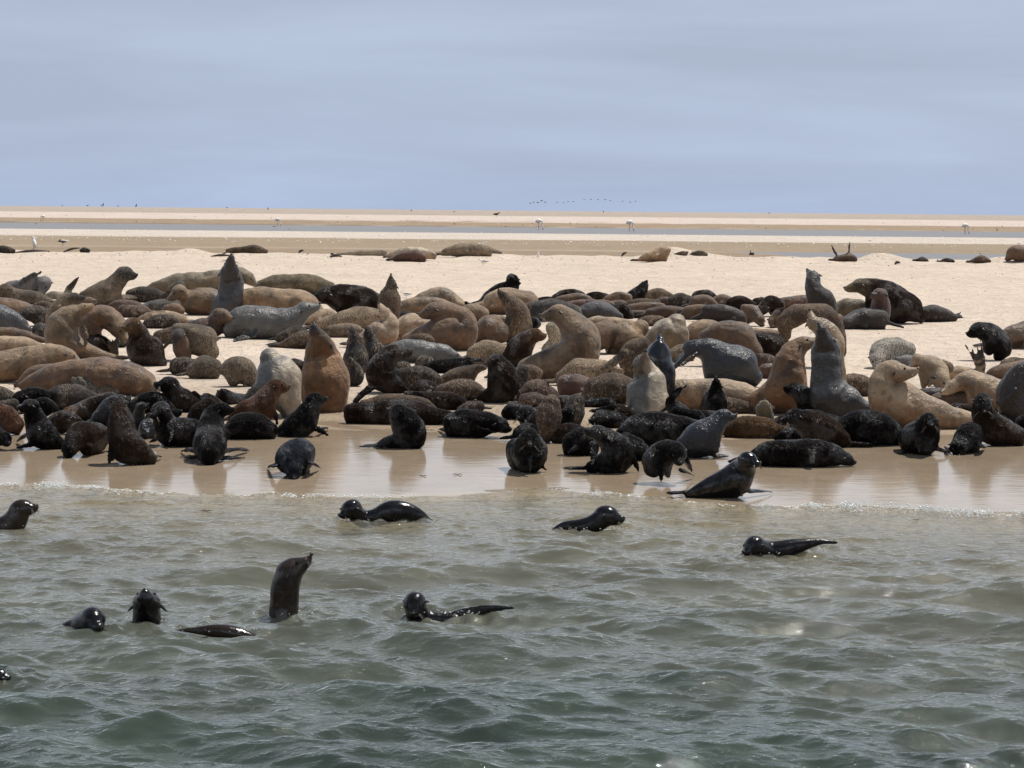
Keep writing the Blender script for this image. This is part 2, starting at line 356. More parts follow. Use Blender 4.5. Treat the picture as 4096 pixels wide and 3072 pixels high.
def build_water():
    y = 4.3; ys = []
    while y < 12.6: ys.append(y); y += 0.0052 * (y / 7.0) ** 0.5
    ys = np.array(ys); to = 0.40 + np.cumsum(np.linspace(0.001, 0.026, 95)); tans = np.concatenate([-to[::-1], np.linspace(-0.40, 0.40, 890), to])
    Y, T = np.meshgrid(ys, tans, indexing='ij'); X = T * Y; Yk = Y; Y = Y * KD
    H, depth = wave_field(X, Y)
    Yr = Y; Y = Yk
    # one small surge breaking along the shore, uneven along its length
    sy = shoreline(X) - 0.13 + 0.03 * np.sin(X * 4.3)
    str_ = np.clip(0.25 + 0.9 * np.exp(-((X - 2.9) / 1.6) ** 2) + 0.45 * np.exp(-((X + 3.6) / 0.9) ** 2) + 0.3 * np.sin(X * 1.7), 0.1, 1.2)
    u = (Y - sy) * KD
    H += 0.034 * str_ * np.exp(-(u / np.where(u > 0, 0.05, 0.2)) ** 2) * (1 + 0.5 * wave_noise(X, Y, 31, 0.12))
    # sheet that thins out up the beach
    film = np.clip((Y - shoreline(X) + 0.10) / 0.3, 0, 1)
    H = H * (1 - film) + film * (-0.004)
    for (sx, sy_, rr_) in SWIMMERS:
        dd = np.sqrt((X - sx) ** 2 + (Yr - sy_) ** 2); H += 0.010 * np.sin(dd * 2 * math.pi / 0.13 - 1) * np.exp(-(np.maximum(dd - rr_, 0) / 0.28)) * (dd > rr_ * .5) * (1 + .6 * wave_noise(X, Yr, 41, .3))
    V = np.stack([X, Yr, H], -1).reshape(-1, 3); r, c = Y.shape
    idx = np.arange(r * c).reshape(r, c)
    F = np.stack([idx[:-1, :-1], idx[:-1, 1:], idx[1:, 1:], idx[1:, :-1]], -1).reshape(-1, 4)
    g = ground_z(X, Yr); keep = (H > g - 0.02).reshape(-1)
    F = F[keep[F].any(axis=1)]
    o = mesh_obj('water', V, F, MAT_WATER)
    a = o.data.color_attributes.new('Fur', 'FLOAT_COLOR', 'POINT')
    d = np.clip(H - g, 0, 3)
    foam = np.clip(str_ * np.exp(-((u + 0.01) / 0.035) ** 2), 0, 1)
    a.data.foreach_set('color', np.stack([d, foam, d * 0, d * 0 + 1], -1).reshape(-1).astype(np.float32))
    srt(o, kind='structure')
    return sy
def water_material():
    m = bpy.data.materials.new('water'); m.use_nodes = True; nt = m.node_tree; nt.nodes.clear()
    o = N(nt, 'ShaderNodeOutputMaterial'); vc = vcol(nt); sep = N(nt, 'ShaderNodeSeparateColor'); nt.links.new(vc.outputs[0], sep.inputs[0])
    depth = sep.outputs[0]
    g = N(nt, 'ShaderNodeNewGeometry'); mp = N(nt, 'ShaderNodeMapping'); mp.inputs['Scale'].default_value = (1.0, 1.5, 1.0); nt.links.new(g.outputs['Position'], mp.inputs[0])
    rip = noisen(nt, mp.outputs[0], 15.0, 4.0, 0.62, 0.7)
    nrm = bump(nt, rip, 0.9, 0.013)
    fr = N(nt, 'ShaderNodeFresnel', IOR=1.40); nt.links.new(nrm, fr.inputs['Normal'])
    gl = N(nt, 'ShaderNodeBsdfGlossy', Roughness=0.03); nt.links.new(nrm, gl.inputs['Normal']); gl.inputs['Color'].default_value = (1, 1, 1, 1)
    body = N(nt, 'ShaderNodeBsdfDiffuse'); 
    murk = rangen(nt, noisen(nt, g.outputs['Position'], 0.9, 3.0), 0.3, 0.7, 0.75, 1.25)
    bc = mixc(nt, rangen(nt, depth, 0.05, 0.75, 0, 1), (0.15, 0.14, 0.105), (0.036, 0.049, 0.036))
    scn = N(nt, 'ShaderNodeVectorMath', operation='SCALE'); nt.links.new(bc, scn.inputs[0]); nt.links.new(murk, scn.inputs['Scale'])
    nt.links.new(scn.outputs[0], body.inputs[0])
    tr = N(nt, 'ShaderNodeBsdfTransparent'); tcol = mixc(nt, rangen(nt, depth, 0.0, 0.5, 0, 1), (0.97, 0.95, 0.88), (0.45, 0.55, 0.40)); nt.links.new(tcol, tr.inputs[0])
    turb = mathn(nt, 'SUBTRACT', 1.0, mathn(nt, 'POWER', 2.718, mathn(nt, 'MULTIPLY', depth, -5.5)), True)
    mx1 = N(nt, 'ShaderNodeMixShader'); nt.links.new(turb, mx1.inputs[0]); nt.links.new(tr.outputs[0], mx1.inputs[1]); nt.links.new(body.outputs[0], mx1.inputs[2])
    mx2 = N(nt, 'ShaderNodeMixShader'); nt.links.new(fr.outputs[0], mx2.inputs[0]); nt.links.new(mx1.outputs[0], mx2.inputs[1]); nt.links.new(gl.outputs[0], mx2.inputs[2])
    # bubbles where the surge breaks
    fo = N(nt, 'ShaderNodeBsdfDiffuse'); fo.inputs[0].default_value = (0.8, 0.8, 0.78, 1)
    fn = noisen(nt, g.outputs['Position'], 38.0, 5.0, 0.75, 0.5)
    ff = mathn(nt, 'MULTIPLY', rangen(nt, fn, 0.50, 0.60, 0, 0.9), rangen(nt, sep.outputs[1], 0.3, 0.9, 0, 1))
    mx3 = N(nt, 'ShaderNodeMixShader'); nt.links.new(ff, mx3.inputs[0]); nt.links.new(mx2.outputs[0], mx3.inputs[1]); nt.links.new(fo.outputs[0], mx3.inputs[2])
    nt.links.new(mx3.outputs[0], o.inputs[0])
    return m
MAT_WATER = water_material()
build_water()
def far_water():
    m, nt, p, o = new_mat('lagoon_water')
    g = N(nt, 'ShaderNodeNewGeometry'); rip = noisen(nt, g.outputs['Position'], 2.5, 4.0, 0.6)
    p.inputs['Base Color'].default_value = (0.13, 0.11, 0.09, 1); p.inputs['Roughness'].default_value = 0.3; p.inputs['Specular IOR Level'].default_value = 0.3; p.inputs['IOR'].default_value = 1.33
    nt.links.new(bump(nt, rip, 0.6, 0.05), p.inputs['Normal'])
    V = [(-700, 62 * KD, 0), (900, 62 * KD, 0), (900, 260 * KD, 0), (-700, 260 * KD, 0)]
    o = mesh_obj('lagoon', V, [(0, 1, 2, 3)], m); srt(o, kind='structure')
    # deep water to the sides of and behind the boat, outside the wave sheet
    V = []; F = []
    for (x0, x1, y0, y1) in ((-60, 60, -20, 4.28 * KD),):
        b = len(V); V += [(x0, y0, -0.03), (x1, y0, -0.03), (x1, y1, -0.03), (x0, y1, -0.03)]; F.append((b, b + 1, b + 2, b + 3))
    for s in (-1, 1):
        b = len(V); q = [(s * 1.66 * 4.28, 4.28 * KD, -0.03), (s * 60, 4.28 * KD, -0.03), (s * 60, 11.4 * KD, -0.03), (s * 1.66 * 11.4, 11.4 * KD, -0.03)]
        V += q; F.append((b, b + 1, b + 2, b + 3) if s > 0 else (b + 3, b + 2, b + 1, b))
    m2, nt, p, _ = new_mat('open_water'); g = N(nt, 'ShaderNodeNewGeometry'); rip = noisen(nt, g.outputs['Position'], 3.0, 6.0, 0.65, 0.6)
    p.inputs['Base Color'].default_value = (0.05, 0.075, 0.055, 1); p.inputs['Roughness'].default_value = 0.08; p.inputs['IOR'].default_value = 1.33
    nt.links.new(bump(nt, rip, 1.0, 0.12), p.inputs['Normal'])
    o = mesh_obj('open_water', V, F, m2); srt(o, kind='structure')
far_water()

# ------------------------------------------------------------------ seals
PAL = {'q': (0.015, 0.016, 0.020), 'k': (0.006, 0.005, 0.005), 'b': (0.011, 0.013, 0.019), 'd': (0.019, 0.012, 0.0085), 'r': (0.065, 0.031, 0.019), 'n': (0.096, 0.056, 0.030),
       'm': (0.158, 0.106, 0.060), 't': (0.245, 0.176, 0.112), 'a': (0.165, 0.086, 0.036), 'o': (0.125, 0.098, 0.060), 'g': (0.105, 0.100, 0.092), 's': (0.040, 0.038, 0.040),
       'c': (0.34, 0.28, 0.205), 'w': (0.40, 0.37, 0.32), 'y': (0.15, 0.11, 0.073)}
REG = {'A': (0, 1000), 'B': (700, 1000), 'C': (1400, 1000), 'D': (2100, 1000), 'E': (2800, 1000), 'F': (3396, 1000),
       'G': (0, 1450), 'H': (700, 1450), 'I': (1400, 1450), 'J': (2100, 1450), 'K': (2800, 1450), 'L': (3396, 1450)}
ZS = 700.0 / 2212.0
def closed_tube(P, R, dirs=None, nseg=16, flat=None, ground=None, gw=None):
    """closed skin round a chain of centres; flat = (width axis, thickness ratio)"""
    P = np.array(P, float); R = np.array(R, float)
    T = np.gradient(P, axis=0); T /= np.linalg.norm(T, axis=1)[:, None] + 1e-9
    V = []; 
    ref = np.array([0, 1, 0.0]) if flat is None else np.array(flat[0], float)
    # round caps: shrink to a point just past both ends
    capn = 3 if flat is None else 1
    Ps, Rs, Ts = [], [], []
    for i in range(capn, 0, -1):
        a = i / capn * math.pi / 2 * 0.97; Ps.append(P[0] - T[0] * R[0] * math.sin(a)); Rs.append(R[0] * math.cos(a)); Ts.append(T[0])
    Ps += list(P); Rs += list(R); Ts += list(T)
    for i in range(1, capn + 1):
        a = i / capn * math.pi / 2 * 0.97; Ps.append(P[-1] + T[-1] * R[-1] * math.sin(a)); Rs.append(R[-1] * math.cos(a)); Ts.append(T[-1])
    for p, r, t in zip(Ps, Rs, Ts):
        a = ref - t * np.dot(ref, t); na = np.linalg.norm(a)
        if na < 0.15: a = np.array([0, 0, 1.0]) - t * t[2]; na = np.linalg.norm(a)
        a /= na; b = np.cross(t, a)
        if flat is None: ref = ref * 0.0 + a
        for j in range(nseg):
            th = 2 * math.pi * j / nseg
            q = p + a * r * math.cos(th) + b * r * math.sin(th) * (1 if flat is None else flat[1])
            V.append(q)
    V = np.array(V); n = len(Ps)
    if ground is not None:
        k = 0
        for i in range(n):
            cz = Ps[i][2]; r = max(Rs[i], 1e-3); need = (cz - ground) / r
            kk = need if need < 2.5 else max(1.0, 2.5 - (need - 2.5) * 1.3)
            if gw is not None: kk = 1 + (kk - 1) * gw[min(max(i - capn, 0), len(gw) - 1)]
            if need > 1.0 and kk > 1.0:
                ring = V[i * nseg:(i + 1) * nseg]; low = ring[:, 2] < cz
                ring[low, 2] = cz - (cz - ring[low, 2]) * kk
    F = []
    for i in range(n - 1):
        for j in range(nseg):
            F.append((i * nseg + j, i * nseg + (j + 1) % nseg, (i + 1) * nseg + (j + 1) % nseg, (i + 1) * nseg + j))
    F.append(tuple(range(nseg))[::-1]); F.append(tuple(range((n - 1) * nseg, n * nseg)))
    return V, F
def catmull(pts, per=5):
    pts = np.array(pts, float); 
    if len(pts) == 1: return pts
    if len(pts) == 2: return np.array([pts[0] * (1 - t) + pts[1] * t for t in np.linspace(0, 1, per + 1)])
    e = np.vstack([2 * pts[0] - pts[1], pts, 2 * pts[-1] - pts[-2]]); o = []
    for i in range(1, len(e) - 2):
        for s in range(per):
            t = s / per; a, b, c, d = e[i - 1:i + 3]
            o.append(0.5 * (2 * b + (c - a) * t + (2 * a - 5 * b + 4 * c - d) * t * t + (3 * b - a - 3 * c + d) * t ** 3))
    o.append(pts[-1]); return np.array(o)
def ellipsoid(c, ax, rad, nu=14, nv=9):
    V = []; F = []
    for i in range(nv + 1):
        ph = math.pi * i / nv
        for j in range(nu):
            th = 2 * math.pi * j / nu
            d = (math.cos(ph), math.sin(ph) * math.cos(th), math.sin(ph) * math.sin(th))
            V.append(c + ax[0] * d[0] * rad[0] + ax[1] * d[1] * rad[1] + ax[2] * d[2] * rad[2])
    for i in range(nv):
        for j in range(nu): F.append((i * nu + j, (i + 1) * nu + j, (i + 1) * nu + (j + 1) % nu, i * nu + (j + 1) % nu))
    return np.array(V), F
def nrm(v): return v / (np.linalg.norm(v) + 1e-9)
A_ = np.array
RIGHT, UPV, FWD = A_(right), A_(up), A_(fwd)
class Buf:
    def __init__(s): s.V = []; s.F = []; s.n = 0
    def add(s, VF):
        V, F = VF; s.V.append(V); s.F += [tuple(i + s.n for i in f) for f in F]; s.n += len(V)
PENDING = []
tex_small = bpy.data.textures.new('coat_small', 'CLOUDS'); tex_small.noise_scale = 0.035; tex_small.noise_depth = 2
tex_big = bpy.data.textures.new('coat_folds', 'CLOUDS'); tex_big.noise_scale = 0.22; tex_big.noise_depth = 1
def parse_line(line):
    a, b, sp, hd, fl, label = line.split(';')
    kind, mat, cols = a.split(); reg, base = b.split(); base = float(base)
    if reg in REG:
        ox, oy = REG[reg]; X = lambda v: ox + v * ZS; Y = lambda v: oy + v * ZS; K = ZS
    else: X = Y = lambda v: v; K = 1.0
    by = Y(base)
    pts = []
    for q in sp.split():
        v = [float(t) for t in q.split(',')]; pts.append((X(v[0]), Y(v[1]), v[2] * K, v[3] if len(v) > 3 else 0.0))
    head = None
    if hd:
        v = [float(t) for t in hd.split(',')]; head = (X(v[0]), Y(v[1]), v[2] * K, v[3], v[4])
    fls = []
    for q in fl.split():
        v = [float(t) for t in q[1:].split(',')]; fls.append((q[0], X(v[0]), Y(v[1]), X(v[2]), Y(v[3]), v[4] * K, v[5] if len(v) > 5 else None))
    return kind, mat, cols.split(':'), reg, by, pts, head, fls, label
def build_seal(line):
    kind, mat, cols, reg, by, pts, head, fls, label = parse_line(line)
    swim = reg == 'W'
    SKIP = ('back', 'rump', 'hump', 'tuck', 'no head', 'cut off', 'face', 'head', 'crown', 'tail', 'only', 'body', 'strip', 'arched', 'folded', 'snoz', 'mass', 'rounded', 'flank')
    if head is None and reg in REG and len(pts) >= 2 and not any(wd in label for wd in SKIP):
        rh = random.Random(label + 'h'); (xa, ya, ra, da), (xb, yb, rb, db) = pts[-2:]
        dx, dy = xb - xa, yb - ya; dl = math.hypot(dx, dy) + 1e-6; dx /= dl; dy /= dl
        mr_ = sum(p_[2] for p_ in pts) / len(pts); hq = (0.66 if kind == 'P' else 0.56) * max(mr_, rb * .8)
        e = rb * .55 + hq * .75; hx, hy = xb + dx * e, yb + dy * e + .25 * hq
        if hy + hq < by + 2 or dy < 0:
            head = (hx, min(hy, by - hq * .8), hq, math.degrees(math.atan2(-dy, dx)) + rh.uniform(-22, 12), rh.uniform(0, 45))
    cx = float(np.mean([p[0] for p in pts])); base = hit(cx, by, swim); Yd = base.y; gz = 0.0 if swim else base.z
    s = Yd / fwd.dot(Vector((0, 1, 0))) / FPX * 1.0        # metres per picture unit at this distance
    s = Yd / FPX
    def W(px, py, d=0.0):
        q = at_depth(px, py, Yd + d); return A_((q.x, q.y, q.z))
    B = Buf()
    P = [W(x, y, d) for x, y, r, d in pts]; R = [(r * (0.98 if swim else 1.09) + 0.9) * s * (Yd + d) / Yd for x, y, r, d in pts]
    hc = None
    if head:
        hx, hy, hr, ang, tow = head
        d_end = pts[-1][3]; ca, sa = math.cos(math.radians(ang)), math.sin(math.radians(ang)); ct, st_ = math.cos(math.radians(tow)), math.sin(math.radians(tow))
        Fd = nrm(RIGHT * ca * ct + UPV * sa * ct - FWD * st_)
        hr_m = hr * s * 1.07
        dshift = d_end - (0.9 * hr_m * st_ if len(pts) else 0) - (0.35 * R[-1] if st_ > 0.3 else 0)
        hc = W(hx, hy, dshift)
        P2 = P + [hc]; R2 = R + [hr_m * 0.9]
    else: P2, R2 = P, R
    if len(P2) == 1: P2 = [P2[0] - RIGHT * R2[0] * .5, P2[0] + RIGHT * R2[0] * .5]; R2 = [R2[0]] * 2
    CR = catmull(np.hstack([np.array(P2), np.array(R2)[:, None]]), 5); CR[:, 3] = np.maximum(CR[:, 3], 0.006)
    if kind == 'A' and mat in ('dry', 'sleek') and head:      # loose skin folds round the neck
        tq = np.linspace(0, 1, len(CR)); CR[:, 3] *= 1 + 0.03 * np.sin(tq * 47) * np.exp(-((tq - .72) / .12) ** 2)
    # keep the underside on the ground
    gl = None if swim else gz - 0.02
    tt = np.linspace(0, 1, len(CR)); gw = np.clip((0.80 - tt) / 0.25, 0, 1) if head else None
    V, F = closed_tube(CR[:, :3], CR[:, 3], ground=gl, gw=gw); B.add((V, F))
    nb = len(CR)
    vox = max(0.0075, Yd / FPX * 5.0)
    parts = []
    if head:
        ref = A_((0, 0, 1.0)); 
        U = ref - Fd * np.dot(ref, Fd)
        if np.linalg.norm(U) < 0.45:
            back = A_((0, 1.0, 0)) if tow > 0 or abs(ca) < 0.3 else -RIGHT * np.sign(ca)
            U = ref * 0.3 + back; U = U - Fd * np.dot(U, Fd)
        if tow < 0 and sa > 0.6: U = -A_((0, 1.0, 0)) * 1.0 + ref * .2; U = U - Fd * np.dot(U, Fd)
        U = nrm(U); S = np.cross(Fd, U); r = hr_m
        pup = kind == 'P'; ml = 0.80 if pup else 1.0; mw = 1.0 if pup else 0.95
        B.add(ellipsoid(hc, (Fd, S, U), (1.12 * r, 0.93 * r, 0.92 * r)))
        mz = [hc + Fd * 0.35 * r - U * .04 * r, hc + Fd * (0.72 * ml + .1) * r - U * .12 * r, hc + Fd * 1.15 * ml * r - U * .18 * r, hc + Fd * 1.48 * ml * r - U * .18 * r, hc + Fd * 1.66 * ml * r - U * .12 * r]
        mr = [0.84 * r, 0.72 * r * mw, 0.58 * r * mw, 0.47 * r * mw, 0.34 * r * mw]
        B.add(closed_tube(mz, mr))
        for sg in (-1, 1):       # whisker pads
            B.add(ellipsoid(hc + Fd * 1.42 * ml * r + S * sg * .17 * r - U * .2 * r, (Fd, S, U), (.3 * r, .22 * r, .22 * r), 8, 6))
        if hr >= 14:
            for sg in (-1, 1):
                c = hc + Fd * 0.80 * r + S * sg * 0.565 * r + U * 0.27 * r
                parts.append(('eye', ellipsoid(A_((0, 0, 0)) + c, (Fd, S, U), (.13 * r, .10 * r, .13 * r), 10, 7), M_EYE))
            parts.append(('nose', ellipsoid(hc + Fd * 1.92 * ml * r + U * .03 * r, (Fd, S, U), (.14 * r, .19 * r, .15 * r), 10, 7), M_NOSE_PINK if 'pink snout' in label else M_NOSE))
            for sg in (-1, 1):
                e0 = hc - Fd * 0.12 * r + S * sg * 0.86 * r + U * 0.10 * r
                dr = nrm(-Fd * .75 + S * sg * (0.95 if ('ears' in label) else .55) - U * .55)
                L = r * (.62 if 'ears' in label else .42)
                parts.append(('ear', closed_tube([e0, e0 + dr * L * .5, e0 + dr * L], [.13 * r, .10 * r, .04 * r], nseg=8), FUR['clump'] if False else M_FLIP))
        if hr >= 34 or reg == 'W':
            WV = Buf(); rr = random.Random(label)
            for sg in (-1, 1):
                for i in range(7):
                    p0 = hc + Fd * (1.3 + .1 * rr.random()) * ml * r + S * sg * .30 * r - U * (.12 + .15 * rr.random()) * r
                    dr = nrm(S * sg * (.9 + .3 * rr.random()) + Fd * (.2 + .5 * rr.random()) - U * (.2 + .6 * rr.random()))
                    L = r * (.6 + .5 * rr.random()); q = p0 + dr * L - A_((0, 0, 1)) * L * .3
                    WV.add(closed_tube([p0, p0 * .5 + q * .5 + A_((0, 0, 1)) * L * .07, q], [.0009 + s * .16, .0008 + s * .14, .0005 + s * .06], nseg=4))
            parts.append(('whiskers', (np.vstack(WV.V), WV.F), M_WHISK))
    # flippers grow out of the body
    meanr = float(np.mean(R)); rf = random.Random(label)
    flip_samples = []
    if reg != 'W' and Yd < 44 * KD and len(pts) >= 3 and not any(f[0] == 'h' for f in fls):
        t0 = CR[0, :3] - CR[3, :3]
        if not any(f[0] == 'g' and math.hypot(f[1] - pts[0][0], f[2] - pts[0][1]) < pts[0][2] * 2.5 for f in fls) and abs(t0[2]) < np.linalg.norm(t0) * .6:
            t0 = nrm(A_((t0[0], t0[1], 0))); L = meanr * rf.uniform(1.5, 2.1)
            for sg in (-1, 1):
                b = CR[0, :3] + t0 * (L + CR[0, 3]) + A_((0, sg * .18 * L, 0)); b[2] = gz + .03
                a = CR[0, :3].copy() + A_((0, sg * .3 * CR[0, 3], 0)); a[2] = max(gz + .04, a[2] - .4 * CR[0, 3])
                c = catmull(np.array([list(a) + [.30 * meanr], list(a * .6 + b * .4) + [.27 * meanr], list(a * .2 + b * .8) + [.24 * meanr], list(b) + [.12 * meanr]]), 4)
                B.add(closed_tube(c[:, :3], c[:, 3], nseg=12, flat=(nrm(A_((-t0[1], t0[0], .5 * sg))), max(.3, vox * 1.4 / (.26 * meanr)))))
                flip_samples += [(q[:3], q[3]) for q in c[2::2]]
        if not any(f[0] == 'v' for f in fls) and rf.random() < .75:
            i = int(len(CR) * rf.uniform(.58, .68)); c0 = CR[i]; tg = nrm(CR[min(i + 2, len(CR) - 1), :3] - CR[i - 2, :3])
            a = c0[:3] + A_((0, -.62 * c0[3], -.25 * c0[3])); b = a + A_((0, -.45 * c0[3], 0)) - A_((tg[0], 0, 0)) * c0[3] * rf.uniform(.7, 1.3) + A_((0, 0, -c0[3] * rf.uniform(.5, .9)))
            b[2] = max(b[2], gz + .03)
            mid = a * .5 + b * .5 + A_((0, -.16 * c0[3], .1 * c0[3]))
            w0 = min(c0[3], meanr * 1.1)
            c = catmull(np.array([list(a) + [.30 * w0], list(mid) + [.28 * w0], list(b) + [.12 * w0]]), 5)
            wa = nrm(np.cross(nrm(b - a), A_((0, 1.0, 0))))
            B.add(closed_tube(c[:, :3], c[:, 3], nseg=12, flat=(wa, max(.4, vox * 1.5 / (.28 * w0)))))
            flip_samples += [(q[:3], q[3]) for q in c[3::2]]
    for (md, x0, y0, x1, y1, wd, dd) in fls:
        w = wd * s
        if md == 'g':
            p0 = W(x0, y0, 0.0); q = hit(x1, y1, swim); p1 = A_((q.x, q.y, q.z + 0.012)) 
            if abs(p1[1] - Yd) > 1.8: p1 = W(x1, y1, -0.1)
            ax = nrm(p1 - p0); wa = nrm(np.cross(ax, A_((0, 0, 1.0)))); wa = wa * (1 if wa[1] < 0 else -1); wa = nrm(wa - A_((0, 0, .45))); th = 0.40; w *= 1.8
        else:
            d = dd if dd is not None else -0.06
            if dd is not None and dd < 0: d = dd * (1.0 if Yd < 16 * KD else 1.4)
            p0 = W(x0, y0, d * .6); p1 = W(x1, y1, d); ax = nrm(p1 - p0); wa = nrm(np.cross(ax, FWD)); th = 0.22
        L = np.linalg.norm(p1 - p0)
        th_m = max(w * th, vox * 1.5) / max(w, 1e-4)
        blades = [(p0, p1, w)]
        if md == 'h':
            blades = []
            for k, f in enumerate((-1.0, -0.33, 0.33, 1.0)):
                tip = p1 + wa * w * 0.85 * f - ax * L * .12 * (abs(f) < .5) + FWD * .02 * k
                blades.append((p0 + wa * w * .22 * f, tip, w * .42))
        for (a, b, ww) in blades:
            L = np.linalg.norm(b - a)
            sag = A_((0, 0, 1.0)) * L * (.02 if md == 'g' else .05) if md != 'v' else wa * L * .05
            C = [a - ax * ww * .35, a + (b - a) * .3 + sag, a + (b - a) * .65 + sag, a + (b - a) * .9 + sag * .4, b]
            Rr = [ww * .5, ww * .52, ww * .40, ww * .24, ww * .10]
            c = catmull(np.hstack([np.array(C), np.array(Rr)[:, None]]), 4)
            B.add(closed_tube(c[:, :3], np.maximum(c[:, 3], .004), nseg=12, flat=(wa, max(th, th_m * w / ww if md == 'h' else th_m))))
            flip_samples += [(q[:3], q[3]) for q in c[2::2]]
    # local frame at the base of the animal
    low = A_((base.x, Yd, gz))
    root = bpy.data.objects.new('seal_pup' if kind == 'P' else 'fur_seal', None); scene.collection.objects.link(root)
    root.location = low; root.empty_display_size = 0.2
    allV = np.vstack(B.V) - low
    o = mesh_obj('body', allV, B.F, FUR[mat], root)
    md_ = o.modifiers.new('r', 'REMESH'); md_.mode = 'VOXEL'; md_.voxel_size = vox; md_.use_smooth_shade = True
    sm = o.modifiers.new('s', 'SMOOTH'); sm.factor = 0.5; sm.iterations = 3
    d1 = o.modifiers.new('d', 'DISPLACE'); d1.texture = tex_big; d1.texture_coords = 'GLOBAL'; d1.strength = 0.045 if kind == 'A' else 0.02; d1.mid_level = 0.5
    if mat in ('clump', 'mottle'):
        d2 = o.modifiers.new('e', 'DISPLACE'); d2.texture = tex_small; d2.texture_coords = 'GLOBAL'; d2.strength = 0.010 if mat == 'clump' else 0.009; d2.mid_level = 0.5
    # colour samples
    rv = random.Random(label + 'c'); vf = rv.uniform(.88, 1.38) if (kind == 'A' and cols[0] in 'nmtor') else rv.uniform(.85, 1.2); gd = rv.random()
    VAR = A_((1 + .03 * gd, 1.0, 1 - .09 * gd)) * vf
    base_c = A_(PAL[cols[0]]) * VAR; head_c = A_(PAL[cols[1]]) if len(cols) > 1 else base_c
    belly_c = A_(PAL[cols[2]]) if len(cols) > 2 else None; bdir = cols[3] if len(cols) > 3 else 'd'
    if belly_c is None and mat == 'dry': belly_c = base_c * A_((0.72, 0.58, 0.50))      # rusty darker colour on down-facing sides of the coat
    samp = []
    for i, q in enumerate(CR):
        t = i / max(1, nb - 1); cut = (len(pts) - 0.35) / max(1, len(pts)) if head else 2
        k = np.clip((t - cut + .12) / .16, 0, 1)
        samp.append((q[:3] - low, q[3], base_c * (1 - k) + head_c * k, 2 if k > .7 else 0))
    if head:
        for f in (0.5, 1.1, 1.7): samp.append((hc + Fd * f * hr_m * .9 - low, hr_m * .5, head_c * (1.0 if cols[0] in 'kb' else (.75, .9, 1.35)[(0.5, 1.1, 1.7).index(f)]), 2))
    fc = A_(PAL['k']) * 1.3 if cols[0] in 'kbdsgrn' else A_(PAL['d'])
    for q, rr_ in flip_samples: samp.append((q - low, rr_ * .5, fc, 1))
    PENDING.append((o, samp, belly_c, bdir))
    for nm, (V, F), m in parts:
        mesh_obj(nm, V - low, F, m, root)
    if reg == 'W': grp = 'seals swimming in the shallows'
    elif reg == 'Z' and by < 1100: grp = 'seals resting far off on the crest of the sandbar'
    else: grp = 'pups of the seal colony' if kind == 'P' else 'grown seals of the colony'
    srt(root, label, 'seal pup' if kind == 'P' else 'seal', grp)
    return root
def finish_seals():
    dg = bpy.context.evaluated_depsgraph_get()
    for o, samp, belly, bdir in PENDING:
        ev = o.evaluated_get(dg); me = bpy.data.meshes.new_from_object(ev)
        old = o.data; o.modifiers.clear(); o.data = me; me.name = 'body'; bpy.data.meshes.remove(old)
        n = len(me.vertices); co = np.empty(n * 3, dtype=np.float32); me.vertices.foreach_get('co', co); co = co.reshape(-1, 3)
        me.polygons.foreach_set('use_smooth', np.ones(len(me.polygons), dtype=bool))
        C = np.array([s[0] for s in samp]); Rr = np.array([s[1] for s in samp]); K = np.array([s[2] for s in samp])
        col = np.zeros((n, 3)); ws = np.zeros(n); wh = np.zeros(n)
        for i in range(len(samp)):
            d = np.linalg.norm(co - C[i], axis=1) / (Rr[i] + 0.004)
            w = np.exp(-np.clip(d, 0, 12) * 4.5); col += w[:, None] * K[i]; ws += w; wh += w * (samp[i][3] > 0)
        col /= ws[:, None] + 1e-12; wh /= ws + 1e-12
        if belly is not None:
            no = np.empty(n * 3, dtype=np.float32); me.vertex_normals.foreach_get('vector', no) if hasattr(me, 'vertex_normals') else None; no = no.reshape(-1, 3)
            v = {'d': (0, -.3, -1), 'u': (0, 0, 1), 'r': (.9, -.35, 0), 'l': (-.9, -.35, 0)}[bdir]; v = A_(v) / np.linalg.norm(v)  # second coat colour goes on surfaces facing this way
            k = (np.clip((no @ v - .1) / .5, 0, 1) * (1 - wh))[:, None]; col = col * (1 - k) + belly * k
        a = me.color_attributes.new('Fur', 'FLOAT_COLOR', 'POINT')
        a.data.foreach_set('color', np.concatenate([col, np.ones((n, 1))], 1).reshape(-1).astype(np.float32))
